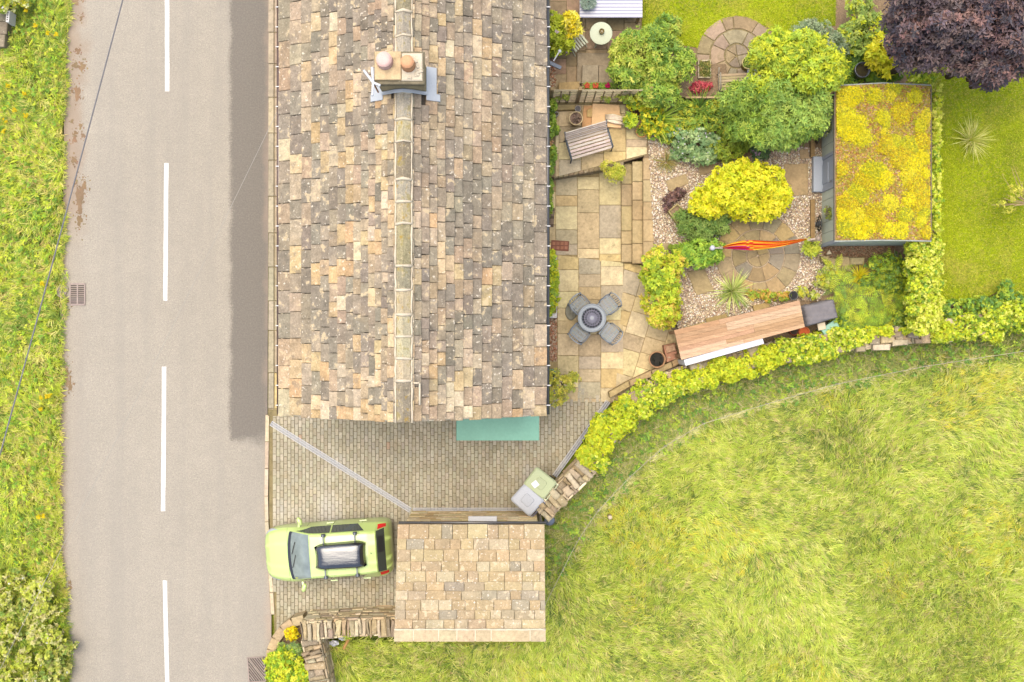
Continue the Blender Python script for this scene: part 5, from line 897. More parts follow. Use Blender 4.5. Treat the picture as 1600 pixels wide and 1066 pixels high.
# ---------------------------------------------------------------- car
def make_car():
    # stations: x from nose, half width, belt z, roof-edge half width, roof-edge z, centre z
    ST = [(0, .50, .42, .40, .50, .54), (.06, .60, .52, .50, .60, .64), (.16, .69, .60, .58, .70, .74), (.34, .75, .68, .63, .79, .84), (.60, .78, .78, .66, .89, .935), (.80, .785, .86, .67, .96, 1.0), (1.02, .79, .90, .645, 1.12, 1.16), (1.25, .79, .92, .61, 1.28, 1.325), (1.45, .79, .93, .585, 1.40, 1.44), (1.75, .795, .94, .575, 1.445, 1.495), (2.2, .80, .95, .575, 1.455, 1.51), (2.7, .80, .97, .57, 1.44, 1.495), (3.05, .795, .98, .56, 1.41, 1.46), (3.25, .79, .98, .55, 1.36, 1.41), (3.36, .785, .95, .565, 1.18, 1.22), (3.48, .76, .86, .58, .98, 1.01), (3.56, .72, .72, .56, .80, .83), (3.60, .66, .55, .50, .62, .64)]
    xs_ = np.array([s[0] for s in ST]); tab = np.array(ST)
    def S(x, v, off=0.):                     # v in [-1, 1]
        w, zb, wr, ze, zc = [np.interp(x, xs_, tab[:, i]) for i in range(1, 6)]
        ys = [w*.93, w*.99, w, w*.965, wr+.02, wr*.93, wr*.5, 0]; zs = [.20, .30, (.30+zb)/2, zb, ze-.03, ze+.012, (ze+.012)*.35+zc*.65, zc]; u = [0, .08, .2, .36, .62, .7, .85, 1.]
        a = 1-abs(v); y = np.interp(a, u, ys); z = np.interp(a, u, zs); return np.array([x, y*(1 if v >= 0 else -1), z])
    def patch(x0, x1, v0, v1, nx, nv, off=.0, xfun=None):
        V = []; F = []
        for i in range(nx+1):
            for j in range(nv+1):
                v = v0+(v1-v0)*j/nv; a0, a1 = (x0, x1) if xfun is None else xfun(v); x = a0+(a1-a0)*i/nx; e = .004
                p = S(x, v); tx = S(min(x+e, 3.6), v)-S(max(x-e, 0), v); tv = S(x, min(1, v+e))-S(x, max(-1, v-e)); n = np.cross(tx, tv); n = n/max(1e-9, np.linalg.norm(n)); n = n if n[2] > -.2 else -n
                if n[1]*p[1] < 0 and abs(n[2]) < .3: n = -n
                V.append(tuple(p+n*off))
        for i in range(nx):
            for j in range(nv): a = i*(nv+1)+j; F.append((a, a+nv+1, a+nv+2, a+1))
        return V, F
    t = thing('parked_car', 'small lime green hatchback with a black roof box parked on the drive', 'car')
    V, F = [], []; xx = np.unique(np.concatenate([np.linspace(0, 3.6, 60), xs_])); vv_ = np.unique(np.concatenate([np.linspace(-1, 1, 41), [s*(1-u) for u in (.08, .2, .36, .62, .7, .85) for s in (-1, 1)]])); nv = len(vv_)
    for x in xx:
        for v in vv_: V.append(tuple(S(x, v)))
    for i in range(len(xx)-1):
        for j in range(nv-1): a = i*nv+j; F.append((a, a+nv, a+nv+1, a+1))
    F.append(tuple(range(nv))); F.append(tuple((len(xx)-1)*nv+j for j in range(nv))[::-1])
    body = one((V, F), 'body', 'carpaint', t, smooth=True, org=(0, 0, 0))
    one(patch(.84, 1.43, -.36, .36, 12, 14, .006, lambda v: (.80+.10*(abs(v)/.36)**2, 1.42+.0*v)), 'windscreen', 'glass', t, smooth=True)
    one(patch(.74, .86, -.36, .36, 3, 14, .008, lambda v: (.73+.10*(abs(v)/.36)**2, .82+.10*(abs(v)/.36)**2)), 'cowl', 'matte', t, A(70, 74, 84), smooth=True)
    one(patch(3.27, 3.46, -.37, .37, 6, 12, .006), 'rear_window', 'glassdark', t, smooth=True)
    for s in (-1, 1):
        one(patch(1.15, 2.1, s*.62, s*.41, 10, 4, .006, lambda v: (1.02+(.62-abs(v))*-.0+.42*(1-(.62-abs(v))/.21), 2.0)), 'side_window', 'glassdark', t, smooth=True)
        one(patch(2.06, 2.9, s*.62, s*.41, 10, 4, .006, lambda v: (2.05, 2.75+.2*((.62-abs(v))/.21))), 'side_window', 'glassdark', t, smooth=True)
        one(patch(.05, .42, s*.80, s*.52, 6, 5, .006, lambda v: (.06+.0*v, .2+.25*(.8-abs(v))/.28)), 'headlight', 'gloss', t, A(214, 222, 226), smooth=True)
        one(patch(3.30, 3.5, s*.56, s*.40, 5, 4, .007), 'tail_light', 'gloss', t, (.5, .02, .02), smooth=True)
        ym = s*.80; mirr = one(lump((1.12, s*.93, .98), .07, .13, .07, 12, 8, 0, s*.35), 'wing_mirror', 'carpaint', t, smooth=True); one(bar((1.08, s*.76, .95), (1.1, s*.88, .96), .05, .04), 'stalk', 'carpaint', mirr)
        for x in (1.85, 2.78): one(bar((x, s*.808, .84), (x+.2, s*.812, .85), .03, .03), 'door_handle', 'carpaint', t)
    def wheel(x, s):
        pr = [(.17, -.08), (.25, -.09), (.28, -.06), (.28, .06), (.25, .09), (.17, .08)]; n = 24; v = []; f = []
        for i in range(n):
            a = 2*math.pi*i/n
            for r, y in pr: v.append((x+r*math.cos(a), s*.63+y, .285+r*math.sin(a)))
        for i in range(n):
            for k in range(6): i2, k2 = (i+1) % n, (k+1) % 6; f.append((i*6+k, i2*6+k, i2*6+k2, i*6+k2))
        w = one((v, f), 'wheel', 'rubber', t, smooth=True); b = MB(); b.add(tube([(x, s*.6, .285), (x, s*.72, .285)], .06, 12), (.5, .5, .5))
        for k in range(5): a = 2*math.pi*k/5; b.add(bar((x, s*.715, .285), (x+.18*math.cos(a), s*.72, .285+.18*math.sin(a)), .06, .03, (0, 1, 0)), (.5, .5, .52))
        b.build('rim', 'metal', w)
    for x in (.62, 2.95):
        for s in (-1, 1): wheel(x, s)
    for x in (1.85, 2.72):
        b = one(bar((x, -.60, 1.56), (x, .60, 1.56), .035, .025), 'roof_bar', 'metal', t, A(120, 124, 130))
        for s in (-1, 1): one(box(x, s*.575, 1.43, .10, .07, .13, 0, .015), 'foot', 'plain', b, A(84, 92, 104))
    # roof box
    v = []; f = []; nx, ny = 18, 12
    ol = lambda u: .385-.05*max(0, (abs(u-.5)-.32)/.18)**2*1.6
    for i in range(nx+1):
        u = i/nx; x = 1.55+1.5*u; w = ol(u)-.02*(1-u)
        for j in range(ny+1): q = -1+2*j/ny; e = max(0, 1-abs(2*u-1)**8)*max(0, 1-abs(q)**8); v.append((x-.03*(1-2*u)*(abs(q)**2), w*q, 1.58+.13*e+.03*math.cos(q*1.4)*e))
    for i in range(nx):
        for j in range(ny): a = i*(ny+1)+j; f.append((a, a+ny+1, a+ny+2, a+1))
    rim_ = [i*(ny+1) for i in range(nx+1)]+[nx*(ny+1)+j for j in range(1, ny+1)]+[i*(ny+1)+ny for i in range(nx-1, -1, -1)]+[j for j in range(ny-1, 0, -1)]; f.append(tuple(rim_[::-1]))
    rbx = one((v, f), 'roof_box', 'blackgloss', t, smooth=True)
    rbx.scale = (.9, 1, 1)
    one(bar((3.26, -.3, 1.2), (3.42, .0, 1.1), .02, .02), 'wiper', 'rubber', t) if 0 else one(patch(3.3, 3.42, -.02, .22, 3, 6, .014), 'wiper', 'rubber', t, smooth=True)
    one(patch(.92, 1.0, -.33, -.30, 2, 2, .009), 'sticker', 'plain', t, A(226, 226, 40)); one(tube([(3.1, 0, 1.44), (3.16, 0, 1.6)], .006, 5), 'antenna', 'rubber', t)
    for y0, y1 in ((.0, .38), (-.42, -.02)): one(bar(tuple(S(.86, .02)+np.array([0, y0*.9+0, .03])), tuple(S(.98, .02)+np.array([0, y1*.9, .015])), .018, .015), 'wiper', 'rubber', t)
    gap = [(.735, .742, -.62, .62, 2, 20), (3.255, 3.262, -.40, .40, 2, 16)]
    for s in (-1, 1): gap += [(1.3, 1.31, s*.66, s*.92, 2, 8), (2.04, 2.05, s*.40, s*.92, 2, 12), (2.86, 2.87, s*.64, s*.86, 2, 8), (1.3, 2.86, s*.90, s*.906, 20, 2), (1.46, 3.2, s*.318, s*.323, 20, 2), (.42, .75, s*.50, s*.505, 8, 2)]
    for q in gap: one(patch(*q, .003), 'panel_gap', 'matte', t, A(96, 120, 60))
    return t
car = make_car(); nx_, ny_ = W(415, 866, .6); rx_, ry_ = W(613, 856, .5); ang = math.atan2(ry_-ny_, rx_-nx_); car.location = (nx_, ny_, .06); car.rotation_euler = (0, 0, ang+R(1.5))
# ---------------------------------------------------------------- wheelie bins
def make_bin(label, c, lidc, handle):
    t = thing('wheelie_bin', label, 'bin', group='wheelie bins by the wall'); v = []; f = []
    def rr(w, d, z, r=.06):
        o = []
        for cx, cy, a0 in ((w/2-r, d/2-r, 0), (-w/2+r, d/2-r, 90), (-w/2+r, -d/2+r, 180), (w/2-r, -d/2+r, 270)):
            for k in range(5): a = R(a0+k*22.5); o.append((cx+r*math.cos(a), cy+r*math.sin(a), z))
        return o
    def stack(rings):
        v = [p for r in rings for p in r]; n = len(rings[0]); f = [tuple(range(n))[::-1], tuple((len(rings)-1)*n+k for k in range(n))]
        for i in range(len(rings)-1):
            for k in range(n): k2 = (k+1) % n; f.append((i*n+k, i*n+k2, (i+1)*n+k2, (i+1)*n+k))
        return v, f
    one(stack([rr(.44, .5, .06), rr(.56, .66, .95), rr(.6, .7, .96), rr(.6, .7, 1.0)]), 'tub', 'gloss', t, c, org=(0, 0, 0))
    lid = one(stack([rr(.63, .74, 1.0, .08), rr(.63, .74, 1.03, .08), rr(.56, .66, 1.07, .1), rr(.38, .4, 1.075, .06)]), 'lid', 'plain', t, lidc, org=(0, 0, 0)); one(stack([rr(.3, .32, 1.07, .06), rr(.27, .29, 1.092, .06)]), 'lid_panel', 'plain', lid, tuple(q*.93 for q in lidc), org=(0, 0, 0))
    one(tube([(-.27, -.42, 1.02), (.27, -.42, 1.02)], .018, 8), 'handle', 'gloss', t, handle, org=(0, 0, 0))
    for s in (-1, 1): one(bar((s*.27, -.34, 1.0), (s*.27, -.43, 1.02), .03, .03), 'handle_arm', 'gloss', t, handle, org=(0, 0, 0)); one(tube([(s*.2, -.27, .1), (s*.27, -.27, .1)], .1, 16), 'wheel', 'rubber', t, org=(0, 0, 0))
    return t, lid
b1, l1 = make_bin('pale green wheelie bin with a white paper stuck on its lid', A(150, 160, 116), A(198, 206, 158), A(206, 212, 166)); one(box(-.1, .1, 1.094, .17, .17, .004, R(-14), .001), 'paper', 'plain', l1, A(252, 250, 248), org=(0, 0, 0)); x, y = W(844, 755, 1.05); b1.location = (x, y, .06); b1.rotation_euler = (0, 0, R(52))
b2, l2 = make_bin('pale grey wheelie bin standing in the wall corner', A(150, 152, 156), A(204, 206, 210), A(90, 84, 100)); x, y = W(824, 781, 1.05); b2.location = (x, y, .06); b2.rotation_euler = (0, 0, R(48))
# ---------------------------------------------------------------- patio table set
tx, ty = W(925, 497, .72); MG = A(164, 170, 174, 1.2); MGD = A(126, 132, 138, 1.2)
t = thing('patio_table', 'round grey lattice metal patio table', 'table', (tx, ty, .06)); rt = .385
for r, q in ((rt, .022), (rt-.09, .014)): one(ring((tx, ty, .72), r, q, 40, 6), 'rim_ring', 'plain', t, A(172, 178, 182), True)
bn = MB().add(lathe((tx, ty, .708), [(rt-.085, 0), (rt-.01, 0), (rt-.01, .012), (rt-.085, .012), (rt-.085, 0)], 40), MG); bn.build('rim_band', 'plain', t)
for i in range(20): a = 2*math.pi*i/20; one(tube([(tx+.05*math.cos(a), ty+.05*math.sin(a), .72), (tx+.17*math.cos(a+.12), ty+.17*math.sin(a+.12), .722), (tx+(rt-.09)*math.cos(a), ty+(rt-.09)*math.sin(a), .72)], .0105, 6), 'lattice_bar', 'plain', t, A(176, 174, 190))
for r in (.13, .21): one(ring((tx, ty, .722), r, .009, 30, 5), 'lattice_ring', 'plain', t, A(180, 176, 190), True)
one(lathe((tx, ty, .712), [(.055, 0), (.055, .016), (.02, .02), (.02, .006), (.01, .005)], 20), 'parasol_socket', 'plain', t, A(190, 194, 196))
for i in range(4): a = R(45+90*i); one(tube([(tx+.1*math.cos(a), ty+.1*math.sin(a), .7), (tx+.12*math.cos(a), ty+.12*math.sin(a), .35), (tx+.3*math.cos(a), ty+.3*math.sin(a), .06)], .02, 6), 'leg', 'plain', t, MGD)
def make_chair():
    t = thing('patio_chair', 'grey cast metal lattice chair drawn up to the round patio table', 'chair', group='chairs around the patio table')
    fr = [(-.2, .22), (.2, .22), (.23, .0), (.2, -.2), (-.2, -.2), (-.23, .0)]; s = MB()
    for a, b in zip(fr, fr[1:]+fr[:1]): s.add(tube([(*a, .43), (*b, .43)], .018, 6), MG)
    s.build('seat_frame', 'plain', t, org=(0, 0, 0))
    for i in range(7): x = -.17+i*.057; one(bar((x, -.2, .43), (x*.9, .21, .43), .03, .014), 'seat_slat', 'plain', t, jit(A(160, 168, 170, 1.25), .05), org=(0, 0, 0))
    for y in (-.1, .02, .13): one(bar((-.21, y, .434), (.21, y, .434), .028, .012), 'seat_slat', 'plain', t, jit(A(160, 168, 170, 1.25), .05), org=(0, 0, 0))
    bk = [(-.21, -.2, .44), (-.23, -.25, .7), (-.15, -.3, .88), (0, -.32, .93), (.15, -.3, .88), (.23, -.25, .7), (.21, -.2, .44)]; b = one(tube(bk, .017, 6), 'backrest', 'plain', t, MG, True, org=(0, 0, 0))
    for x in (-.12, -.06, 0, .06, .12): one(tube([(x, -.21, .44), (x*1.05, -.27, .68), (x, -.31, .9-abs(x)*.3)], .011, 5), 'back_bar', 'plain', b, MG, org=(0, 0, 0))
    for sx in (-1, 1):
        one(tube([(sx*.225, -.25, .66), (sx*.26, -.1, .66), (sx*.25, .12, .64), (sx*.22, .16, .44)], .016, 6), 'armrest', 'plain', t, MGD, True, org=(0, 0, 0)); one(lump((sx*.23, -.26, .68), .03, .03, .03, 8, 5, .05), 'scroll', 'plain', t, MGD, org=(0, 0, 0))
        for y, y2 in ((.2, .24), (-.19, -.25)): one(tube([(sx*.19, y, .43), (sx*.22, y2, .0)], .016, 6), 'leg', 'plain', t, MGD, org=(0, 0, 0))
    return t
ch0 = make_chair()
for i, (px, py, a) in enumerate(((906, 478, 51), (950, 477, -49), (952, 520, -128), (906, 519, 131))):
    c = ch0 if i == 0 else copy_tree(ch0); x, y = W(px, py, .45); c.location = (x, y, .06); c.rotation_euler = (0, 0, math.atan2(ty-y, tx-x)-R(90))
x, y = W(893, 487, .35); pb_ = thing('parasol_base', 'pale grey oval parasol base standing by the patio chair', 'parasol base', (x, y, .06)); one(lathe((x, y, .06), [(.2, 0), (.21, .05), (.17, .1), (.04, .12), (.035, .4), (.01, .4)], 28, .8, 1.15), 'weight', 'matte', pb_, A(190, 186, 166), True)
# ---------------------------------------------------------------- benches
def slat_bench(label, px, py, rz, L_, back, c, mc, depth=.5):
    x, y = W(px, py, U+.4); t = thing('garden_bench', label, 'bench', (x, y, U+.03), rz); z = U+.03; o = (x, y, z)
    def B(vf): return [(x+a, y+b, z+k) for a, b, k in vf[0]], vf[1]
    for i in range(6): q = -depth/2+i*depth/5.3; one(B(bar((-L_/2, q, .42+.004*i), (L_/2, q, .42+.004*i), .066, .025)), 'seat_slat', 'woodx', t, jit(c, .1))
    if back:
        for i in range(5): one(B(bar((-L_/2, depth/2+.03+i*.032, .5+i*.085), (L_/2, depth/2+.03+i*.032, .5+i*.085), .03, .06)), 'back_slat', 'woodx', t, jit(c, .1))
    for s in (-1, 1):
        e = one(B(tube([(s*L_/2, -depth/2-.05, 0), (s*L_/2, -depth/2-.03, .4), (s*L_/2, -depth/2-.03, .62), (s*L_/2, depth/2, .66)], .02, 6)), 'end_frame', 'plain', t, mc, True); one(B(tube([(s*L_/2, depth/2+.1, 0), (s*L_/2, depth/2+.02, .4), (s*L_/2, depth/2+.18, .9 if back else .5)], .02, 6)), 'leg', 'plain', t, mc, True); one(B(bar((s*L_/2, -depth/2-.02, .4), (s*L_/2, depth/2+.03, .4), .025, .03)), 'rail', 'plain', t, mc)
    return t
slat_bench('weathered slatted bench with dark metal ends on the flagged terrace', 920, 226, R(16.5), 1.2, True, A(216, 200, 186, 1.3), A(98, 108, 116), .5)
slat_bench('pale slatted bench half hidden under the willowy tree', 1155, 128, R(2), 1.15, False, A(206, 184, 140), A(170, 160, 140), .42)
x, y = W(1179, 118, U+.5); st = thing('side_table', 'small grey framed glass side table on the slatted bench', 'table', (x, y, U+.48))
for a, b in (((-.2, -.13), (.2, -.13)), ((.2, -.13), (.2, .13)), ((.2, .13), (-.2, .13)), ((-.2, .13), (-.2, -.13))): one(tube([(x+a[0], y+a[1], U+.56), (x+b[0], y+b[1], U+.56)], .018, 6), 'frame_rail', 'plain', st, A(176, 182, 190))
one(box(x, y, U+.55, .38, .24, .01, 0, .002), 'tray', 'plain', st, A(176, 168, 160))
for a in (-.17, .17): one(box(x+a, y, U+.47, .03, .2, .08, 0, .004), 'foot', 'plain', st, A(160, 166, 174))
# ---------------------------------------------------------------- tea patio: striped table, round table, folding chair, slabs
x0, y0 = W(906, 29, 1.1); x1, y1 = W(1002, -45, 1.1); mx, my = (x0+x1)/2, (y0+y1)/2
t = thing('dining_table', 'white striped cloth covered garden table at the lawn edge', 'table', (mx, my, U+.03))
one(box(mx, my, 1.17, x1-x0, y1-y0, .05, 0, .01), 'tabletop', 'wood', t, A(220, 210, 190)); one(box(mx, my, 1.221, x1-x0+.03, y1-y0+.03, .012, 0, .004), 'tablecloth', 'stripecloth', t)
for s in (-1, 1):
    for q in (-1, 1): one(box(mx+s*(x1-x0-.12)/2, my+q*(y1-y0-.12)/2, U+.03, .07, .07, 1.17-U-.03, 0, .005), 'leg', 'wood', t, A(200, 180, 150))
x, y = W(919, 3, 1.4); p = thing('succulent_bowl', 'grey green succulent in a bowl on the striped cloth', 'potted plant', (x, y, 1.234)); one(lathe((x, y, 1.234), [(.1, 0), (.15, .1), (.13, .1), (.01, .08)], 20), 'bowl', 'matte', p, A(110, 100, 90), True)
a = rng.uniform(0, 6.28, 260); q = .21*np.sqrt(rng.uniform(0, 1, 260)); T = np.stack([x+q*np.cos(a), y+q*np.sin(a), 1.36+.1*np.sqrt(1-(q/.22)**2)], 1); npm('foliage', *rosettes(T, np.stack([np.cos(a)*.5, np.sin(a)*.5, np.ones(260)], 1), 6, .04, .03, pal=[G(150, 168, 150), G(170, 184, 166), G(126, 146, 130)]), 'leaf', p)
x, y = W(939, 53, 1.15); t = thing('bistro_table', 'round pale green bistro table with a small pot', 'table', (x, y, U+.03)); one(lathe((x, y, 1.17), [(.3, 0), (.315, .01), (.315, .03), (.3, .035), (.01, .035)], 40), 'tabletop', 'plain', t, A(222, 228, 196), True)
one(tube([(x, y, U+.04), (x, y, 1.18)], .025, 8), 'stem', 'plain', t, A(200, 210, 180))
for i in range(3): a = i*2.094; one(tube([(x, y, U+.25), (x+.24*math.cos(a), y+.24*math.sin(a), U+.04)], .016, 6), 'leg', 'plain', t, A(200, 210, 180))
p = thing('brass_pot', 'small brass candle pot on the round green table', 'pot', (x+.01, y+.03, 1.205)); one(lathe((x+.01, y+.03, 1.205), [(.05, 0), (.075, .04), (.075, .11), (.06, .12), (.055, .09), (.01, .09)], 20), 'body', 'gloss', p, A(130, 110, 50), True)
x, y = W(903, 66, U+.45); t = thing('folding_chair', 'pale green slatted folding chair under the yellow shrub', 'chair', (x, y, U+.03), R(38)); 
for i in range(6): one(bar((x-.19+i*.076, y-.18, U+.47), (x-.19+i*.076, y+.18, U+.47), .042, .018), 'seat_slat', 'plain', t, A(232, 234, 200))
for i in range(5): one(bar((x-.19+i*.095, y+.2, U+.52), (x-.19+i*.095, y+.3, U+.88), .04, .018), 'back_slat', 'plain', t, A(236, 236, 200))
for s in (-1, 1):
    one(bar((x+s*.21, y-.19, U+.45), (x+s*.21, y+.19, U+.45), .03, .03), 'rail', 'plain', t, A(232, 234, 200))
    one(bar((x+s*.21, y-.19, U+.03), (x+s*.21, y+.2, U+.46), .025, .025), 'leg', 'plain', t, A(226, 230, 196)); one(bar((x+s*.21, y+.2, U+.03), (x+s*.21, y-.17, U+.46), .025, .025), 'leg', 'plain', t, A(226, 230, 196))
t = thing('stone_steps', 'two broad grey stone slab steps below the bistro table', 'steps', W3(930, 110, U))
one(slab(pxpoly([(902, 83), (962, 83), (962, 131), (901, 131)], U+.12), U, U+.14, .012), 'slab', 'flag', t, A(178, 160, 132)); one(slab(pxpoly([(910, 102), (935, 102), (935, 131), (909, 131)], U+.28), U+.1, U+.3, .012), 'slab', 'flag', t, A(184, 168, 140)); one(slab(pxpoly([(935.6, 102), (966, 102), (966, 131), (935.6, 131)], U+.28), U+.1, U+.3, .012), 'slab', 'flag', t, A(180, 162, 134))
tag(one(slab(pxpoly([(873, 129), (905, 127), (907, 141), (872, 142)], U+.3), U, U+.3, .02, .008), 'stone_block', 'flag', None, A(200, 170, 118)), 'rough buff stone block at the trellis foot', 'stone')
tag(one(slab(pxpoly([(866, 164), (900, 164), (900, 172), (866, 173)], U+.15), U, U+.2, .02, .005), 'stone_block', 'flag', None, A(206, 182, 128)), 'long buff stone block under the trellis climbers', 'stone')
# flower trough behind the trellis
x, y = W(937, 135, U+.3); t = thing('flower_trough', 'narrow trough of red and pink flowers behind the trellis', 'planter', (x, y, U)); one(box(x, y, U, 1.0, .2, .26, 0, .01), 'trough', 'wood', t, A(176, 146, 110))
T = np.array([(x+rnd.uniform(-.45, .45), y+rnd.uniform(-.06, .06), U+.33) for _ in range(90)]); npm('foliage', *rosettes(T, np.tile([0, 0, 1.], (90, 1)), 5, .07, .04, pal=MID), 'leaf', t)
T = np.array([(x+cx_+rnd.uniform(-.05, .05), y+rnd.uniform(-.05, .05), U+.38) for cx_ in (-.36, -.12, .22) for _ in range(10)]); tag(npm('flowers', *rosettes(T, np.tile([0, 0, 1.], (30, 1)), 6, .05, .04, cols=np.array([A(236, 110, 70)]*20+[A(216, 30, 100)]*10)), 'petal', t), kind='stuff')
# trellis
fy = W(0, 160.5, U)[1]; fx0, fx1 = W(858, 160, U)[0], W(1009, 160, U)[0]*.99; xp = W(904, 150, 1.3)[0]
t = thing('trellis_fence', 'weathered timber trellis fence between the two patios', 'fence', ((fx0+fx1)/2, fy, U)); TH = 1.45
for z in np.linspace(.12, TH, 8): one(bar((fx0, fy, U+z), (fx1, fy, U+z), .03, .045), 'slat', 'woodx', t, jit(A(206, 188, 150), .1))
for x in np.arange(fx0+.05, fx1, .235): one(bar((x, fy-.02, U+.05), (x, fy-.02, U+TH+.02), .03, .02, (0, 1, 0)), 'batten', 'woodx', t, jit(A(186, 164, 124), .1))
for x in (fx0+.03, xp, fx1): one(box(x, fy+.03, U, .1, .1, TH+.08, 0, .01), 'post', 'woodx', t, A(184, 156, 112))
plant('trellis_climber', 'thin green climber threaded through the trellis', 'climber', [(868, 152, 9, 6, 1.1, .3), (885, 152, 8, 6, 1.2, .3), (945, 154, 8, 5, 1., .3), (972, 153, 10, 5, 1.2, .3), (990, 152, 12, 6, 1.3, .35)], U, 60, 5, .06, .035, [G(170, 186, 70), G(190, 196, 80), G(150, 172, 60)])
fy2 = W(0, 157, U)[1]; t = thing('timber_edging', 'low pale timber edging board below the red acer', 'edging', (W(1100, 157, U)[0], fy2, U))
for x0, x1 in ((1068, 1100), (1100.5, 1130)): one(bar((W(x0, 0, U)[0], fy2, U+.2), (W(x1, 0, U)[0], fy2, U+.2), .05, .36), 'board', 'woodx', t, jit(A(210, 184, 136)))
one(slab(pxpoly([(1060, 152), (1135, 152), (1135, 100), (1060, 100)], U+.3)[:4], U, U+.28, .01), 'soil', 'soil', t)
# pots
def pot(name, label, px, py, r, h, z0, c, rimc, soil=None, leaf=None, mat='matte', wat=False):
    x, y = W(px, py, z0+h); rr = M2(r, z0+h); t = thing(name, label, 'pot', (x, y, z0)); one(lathe((x, y, z0), [(rr*.7, 0), (rr*.96, h*.88), (rr, h*.9), (rr, h), (rr*.84, h), (rr*.8, h*.86), (.01, h*.86)], 28), 'body', mat, t, c, True); one(ring((x, y, z0+h), rr*.93, rr*.075, 28, 6), 'rim', mat, t, rimc, True)
    one(lathe((x, y, z0+h*.86), [(rr*.82, 0), (rr*.8, .02), (.01, .025)], 20), 'water' if wat else 'soil', 'water' if wat else 'matte', t, soil or A(110, 92, 76))
    if leaf:
        nl, L_, pal, hl = leaf; a = rng.uniform(0, 6.28, nl); q = rr*.8*np.sqrt(rng.random(nl)); T = np.stack([x+q*np.cos(a), y+q*np.sin(a), z0+h*.9+rng.uniform(0, hl, nl)], 1); npm('foliage', *rosettes(T, np.tile([0, 0, 1.], (nl, 1))+rng.normal(0, .3, (nl, 3)), 6, L_, L_*.5, pal=pal), 'leaf', t)
    return t
TC = A(206, 150, 110)
pot('terracotta_pot', 'large cream rimmed pot of pine cones by the bench', 900, 185, 11, .42, U+.03, A(200, 170, 130), A(240, 216, 168), A(150, 126, 110), (26, .06, [A(130, 104, 88), A(176, 150, 130)], .03))
pot('small_pot', 'tiny grey pot beside the cream rimmed pot', 903, 170, 5, .25, U+.03, A(200, 190, 180), A(214, 206, 196), A(130, 124, 124))
pot('cream_pot', 'cream rimmed pot with a bright green bushy plant by the board', 984, 190, 11, .4, U+.03, A(226, 210, 180), A(244, 230, 200), None, (60, .11, [G(170, 196, 46), G(196, 206, 46), G(130, 166, 54)], .35))
pot('terracotta_pot', 'worn terracotta bowl beside the yellow green clump', 1003, 205, 10, .2, U+.03, TC, A(230, 170, 110), A(170, 150, 100), (20, .06, MID, .05))
pot('glazed_pot', 'cream rimmed round pot of greenery on the round terrace', 1170, 98, 10.5, .4, U+.04, A(220, 196, 120), A(246, 224, 160), None, (36, .07, [G(140, 164, 70), G(120, 140, 60), G(170, 180, 80)], .08))
pot('terracotta_pot', 'wide terracotta pot of dark compost on the patio corner', 1027, 562, 13.5, .45, .06, A(190, 140, 100), A(206, 164, 124), (.02, .018, .015), (14, .05, [A(40, 44, 30)], .02))
pot('water_butt', 'round black water butt brimming behind the shed', 1348, 109, 12.5, .75, U, (.03, .03, .035), A(96, 100, 108), None, None, 'gloss', True)
pot('terracotta_pot', 'bright orange empty terracotta pot under the timber store eave', 1257, 519, 8.5, .3, U+.0, A(206, 110, 66), A(236, 130, 76), A(220, 110, 64))
pot('terracotta_pot', 'dark stacked plant pots next to the orange pot', 1241, 517, 7.5, .3, U, A(120, 60, 44), A(150, 80, 56), (.03, .02, .015))
pot('black_pot', 'glossy black pot behind the timber store', 1240, 462, 7, .28, U, (.03, .03, .03), (.05, .05, .05), (.02, .02, .02), None, 'gloss')
pot('blue_pot', 'turquoise rimmed pot holding the airy bush by the cottage', 861, 585, 8, .4, .06, A(110, 170, 170), A(130, 200, 196), None, (10, .08, MID, .05), 'gloss')
pot('stone_bowl', 'grey round stone bowl fountain at the cottage wall', 857.5, 210, 7.5, .3, U, A(190, 186, 176), A(210, 206, 196), A(120, 116, 116))
pot('white_pot', 'small white pot among the wall climbers', 869.5, 178, 3.5, .3, U+.03, A(240, 238, 232), A(248, 246, 240))
pot('mossy_bowl', 'small mossy stone bowl in the gravel beneath the clipped shrub', 1048, 386, 5, .15, U, A(150, 150, 90), A(170, 160, 110), A(130, 150, 50))
def trough(name, label, pts, h, z0, c, soilc, leafpal, nl=60):
    P = pxpoly(pts, z0+h); cx, cy = sum(p[0] for p in P)/4, sum(p[1] for p in P)/4; t = thing(name, label, 'planter', (cx, cy, z0)); I = [(p[0]+(cx-p[0])*.16, p[1]+(cy-p[1])*.16) for p in P]; k = 0
    for i in range(4): j = (i+1) % 4; one(slab([P[i], P[j], I[j], I[i]], z0, z0+h, .008), 'side', 'flag', t, jit(c, .05))
    one(slab(I, z0, z0+h-.06, .004), 'soil', 'soil', t)
    if nl:
        u, v = rng.random((2, nl, 1)); q = np.array(I); T2 = (q[0]*(1-u)+q[1]*u)*(1-v)+(q[3]*(1-u)+q[2]*u)*v; T = np.concatenate([T2, np.full((nl, 1), z0+h-.02)+rng.uniform(-.03, .06, (nl, 1))], 1); npm('foliage', *rosettes(T, np.tile([0, 0, 1.], (nl, 1))+rng.normal(0, .3, (nl, 3)), 5, .07, .03, pal=leafpal), 'leaf', t)
    return t
trough('stone_trough', 'pale rimmed rectangular planter on the round terrace', [(1091, 94), (1111, 93), (1111, 122), (1091, 122)], .35, U+.04, A(222, 206, 170), None, [G(130, 130, 60), G(110, 120, 50), G(160, 150, 80)], 80)
trough('stone_trough', 'tilted carved stone trough among the gravel plants', [(1044, 330), (1058, 318), (1076, 333), (1058, 350)], .25, U, A(196, 180, 120), None, None, 0)
trough('sink_planter', 'cream edged sink planter at the cottage wall', [(856, 219), (864, 219), (864, 236), (856, 236)], .3, U, A(232, 214, 180), None, [G(200, 150, 110), G(150, 150, 70)], 20)
